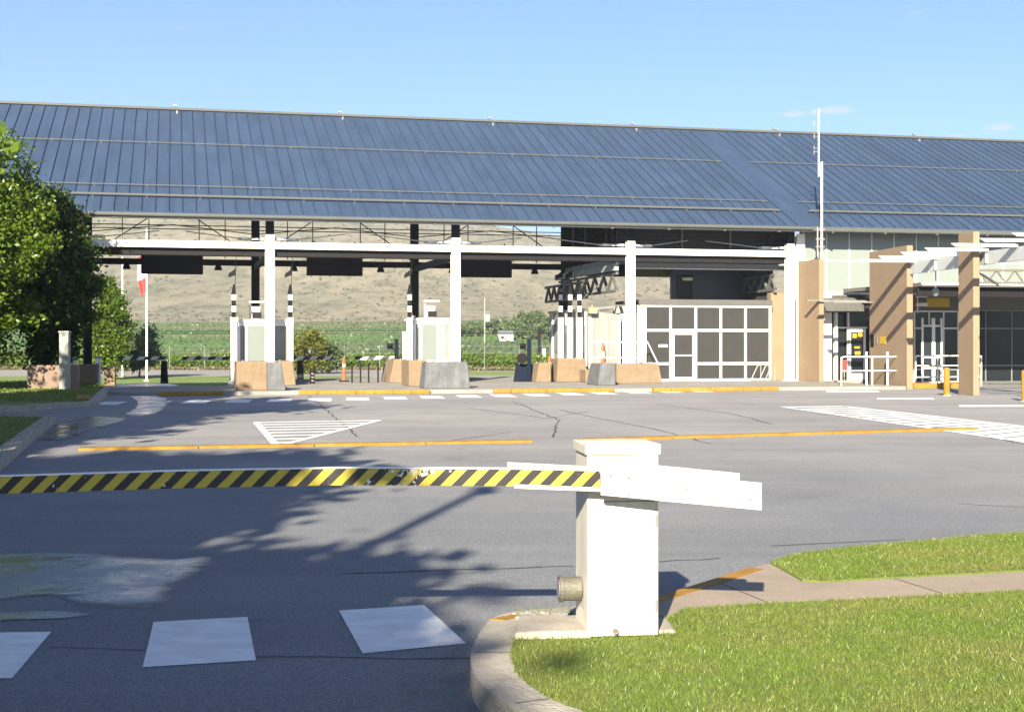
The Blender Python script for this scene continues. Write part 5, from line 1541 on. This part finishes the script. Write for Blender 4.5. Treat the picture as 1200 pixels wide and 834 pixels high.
me = bpy.data.meshes.new('flag'); me.from_pydata(me_v, [], ff)
me.materials.append(mat('flag_white', (.75, .74, .74), .8)); me.materials.append(mat('flag_red', (.62, .05, .05), .8))
for p in me.polygons:
    j = p.index // nxf; p.material_index = 1 if (j > nzf * .60 or j < nzf * .14) else 0; p.use_smooth = True
fo = bpy.data.objects.new('flag', me); COL.objects.link(fo); fo.location = (X - .02, Yf - .02, z1_)
tag(fo, 'drooping red and white flag hanging from the left flagpole', 'flag')

# utility pole and distant farm trees, house
Yd = 230; s = Yd / F
pl = thing('utility_pole', 'distant pale utility pole with a transformer right of the second booth', 'utility pole', (568 - 600) * s, Yd, terrain_h((568 - 600) * s, Yd))
MB().cyl((0, 0, 0), (0, 0, 7.5), .12, 8, .09).build('pole', mat('weathered_pole', (.30, .27, .24), .9), pl)
MB().box(.15, .75, -.3, .3, 3.6, 4.7).build('transformer', 'white', pl); MB().box(-.8, .8, -.05, .05, 6.9, 7.0).build('cross_arm', 'trunk', pl)
pl2 = thing('utility_pole', 'dark utility pole standing left of the white cabin', 'utility pole', (632 - 600) / F * 140, 140, ZB)
MB().cyl((0, 0, 0), (0, 0, 4.1), .17, 8, .14).build('pole', 'dark_steel', pl2); MB().box(.3, .6, -.1, .1, .6, 2.0).build('cabinet', 'white', pl2)
# overhead wires
ow = thing('overhead_wire', 'thin overhead wires strung across the valley', 'wire', 0, 140, 0)
b = MB()
for dz in (0, .25): b.cyl((-70, 0, 2.5 + dz), (40, 0, 2.85 + dz), .028, 5)
b.build('cable', 'dark_steel', ow)
for x in (-70, 40): MB().cyl((x, 0, -1.3), (x, 0, 3.4), .12, 8).build('pole', 'trunk', ow)
descr = ['rounded', 'tall', 'wide', 'slender', 'squat', 'leaning']
place = ['left of the utility pole', 'right of the utility pole', 'beside the pale farmhouse', 'behind the farmhouse', 'at the left of the farm grove', 'at the right of the farm grove']
for i, (px, Y, h, rr_) in enumerate(((583, 262, 5.5, 2.6), (598, 250, 6.2, 2.8), (612, 260, 7.5, 2.4), (622, 250, 8.6, 1.7), (630, 258, 8.8, 1.8), (641, 250, 7.2, 2.5), (655, 262, 6.5, 3), (604, 245, 3.8, 2.6), (634, 243, 4.4, 2.8), (545, 255, 4.0, 3.2), (558, 262, 4.4, 3.4), (668, 250, 6.4, 3))):
    X_ = (px - 600) / F * Y; h *= .52; rr_ *= .8
    tree(X_, Y, h, rr_, .2, ['rounded farm tree left in the distant grove', 'broad farm tree beside the farmhouse', 'tall farm tree behind the farmhouse', 'slender tall farm tree', 'tallest slender farm tree', 'rounded farm tree behind the camera stand', 'farm tree behind the banded posts', 'low bush before the farmhouse', 'low bush right of the farmhouse', 'low round farm tree nearest the second column', 'low wide farm tree left of the utility pole', 'farm tree hidden behind the white cabin'][i] + ' in the valley', 60 + i, name='farm_tree', leafm='leaf_far', nc=26, nl=50, size=.26, clump=.8, group='distant farm trees', trunk_r=.18, z=terrain_h(X_, Y))
hx, hy = (592 - 600) / F * 238, 238
hs_ = thing('farmhouse', 'tiny pale farmhouse among the distant trees', 'house', hx, hy, terrain_h(hx, hy))
MB().box(-1.2, 1.4, 0, 3, 0, 1.1).build('wall', 'duct', hs_)
MB().hexa([(-1.3, -.2, 1.1), (1.5, -.2, 1.1), (1.5, 3.2, 1.1), (-1.3, 3.2, 1.1), (-1.1, 1.4, 1.8), (1.3, 1.4, 1.8), (1.3, 1.6, 1.8), (-1.1, 1.6, 1.8)]).build('roof', 'grey_steel', hs_)
MB().box(-.7, -.2, -.03, -.002, .4, .8).build('window', 'glass', hs_)

# ================================================================== CAMERA, LIGHT, WORLD
cam = bpy.data.cameras.new('camera'); co = bpy.data.objects.new('camera', cam); COL.objects.link(co)
co.location = (0, 0, EYE); co.rotation_euler = (R(90), 0, 0)
cam.sensor_width = 36; cam.lens = F / 1200 * 36; cam.shift_y = -14 / 1200.0
cam.clip_start = .1; cam.clip_end = 8000
SC.camera = co
EL = R(23.8); AZ = R(10.6)
sun = bpy.data.lights.new('sun', 'SUN'); so = bpy.data.objects.new('sun', sun); COL.objects.link(so)
d = Vector((math.sin(AZ) * math.cos(EL), math.cos(AZ) * math.cos(EL), -math.sin(EL)))
so.rotation_euler = d.to_track_quat('-Z', 'Y').to_euler()
sun.energy = 5.0; sun.angle = R(.53); sun.color = (1.0, .87, .66)
w = bpy.data.worlds.new('World'); SC.world = w; w.use_nodes = True
n = w.node_tree.nodes; l = w.node_tree.links
bg = n['Background']
sky = n.new('ShaderNodeTexSky'); sky.sky_type = 'NISHITA'; sky.sun_disc = False
sky.sun_elevation = EL; sky.sun_rotation = math.pi + AZ; sky.altitude = 300; sky.air_density = .8; sky.dust_density = .2; sky.ozone_density = 6.5
bg.inputs['Strength'].default_value = .05
# faint small clouds low in the sky to the right
tc = n.new('ShaderNodeTexCoord'); mp = n.new('ShaderNodeMapping'); mp.inputs['Scale'].default_value = (28, 28, 95)
l.new(tc.outputs['Generated'], mp.inputs['Vector'])
nz = n.new('ShaderNodeTexNoise'); nz.inputs['Scale'].default_value = 1.0; nz.inputs['Detail'].default_value = 8; nz.inputs['Roughness'].default_value = .6
l.new(mp.outputs['Vector'], nz.inputs['Vector'])
col_ = sky.outputs['Color']
for (cx_, cz_, rx_, rz_c, amt) in ((.222, .1605, .030, .0052, .55), (.195, .1590, .018, .0042, .5), (.325, .1440, .020, .0050, .6), (.30, .1400, .014, .003, .3), (-.225, .214, .012, .002, .22), (.27, .221, .012, .004, .22)):
    m1 = n.new('ShaderNodeMapping'); m1.inputs['Location'].default_value = (-cx_ / rx_, 0, -cz_ / rz_c); m1.inputs['Scale'].default_value = (1 / rx_, 0, 1 / rz_c)
    l.new(tc.outputs['Generated'], m1.inputs['Vector'])
    ln = n.new('ShaderNodeVectorMath'); ln.operation = 'LENGTH'; l.new(m1.outputs['Vector'], ln.inputs[0])
    ms = n.new('ShaderNodeMapRange'); ms.inputs[1].default_value = 1.15; ms.inputs[2].default_value = .1; ms.inputs[3].default_value = -.25; ms.inputs[4].default_value = .55; l.new(ln.outputs['Value'], ms.inputs[0])
    ad = n.new('ShaderNodeMath'); ad.operation = 'ADD'; l.new(ms.outputs[0], ad.inputs[0]); l.new(nz.outputs['Fac'], ad.inputs[1])
    mr = n.new('ShaderNodeMapRange'); mr.inputs[1].default_value = .62; mr.inputs[2].default_value = 1.0; mr.inputs[4].default_value = amt; l.new(ad.outputs[0], mr.inputs[0])
    mx = n.new('ShaderNodeMix'); mx.data_type = 'RGBA'; mx.inputs[7].default_value = (4.9, 4.8, 5.4, 1)
    l.new(mr.outputs[0], mx.inputs[0]); l.new(col_, mx.inputs[6]); col_ = mx.outputs[2]
l.new(col_, bg.inputs['Color'])
top_z = float(V[:, 2].max()) + 15
hz = MB().box(-7000, 7000, -1000, 4200, -8, top_z)
ho = hz.build('haze', 'black'); tag(ho, 'thin pale summer haze over the valley', 'haze', kind='stuff')
hm = bpy.data.materials.new('haze_air'); hm.use_nodes = True
for x_ in list(hm.node_tree.nodes):
    if x_.type != 'OUTPUT_MATERIAL': hm.node_tree.nodes.remove(x_)
vp = hm.node_tree.nodes.new('ShaderNodeVolumePrincipled'); vp.inputs['Color'].default_value = (.78, .86, 1, 1); vp.inputs['Density'].default_value = .00042; vp.inputs['Anisotropy'].default_value = .2
hm.node_tree.links.new(vp.outputs[0], [x_ for x_ in hm.node_tree.nodes if x_.type == 'OUTPUT_MATERIAL'][0].inputs['Volume'])
ho.data.materials.clear(); ho.data.materials.append(hm)
print('terrain top', top_z, 'xmax', V[:, 0].max())
SC.view_settings.view_transform = 'Standard'; SC.view_settings.look = 'None'; SC.view_settings.gamma = 1
SC.view_settings.exposure = 2.02
SC.render.resolution_x = 1024; SC.render.resolution_y = 711
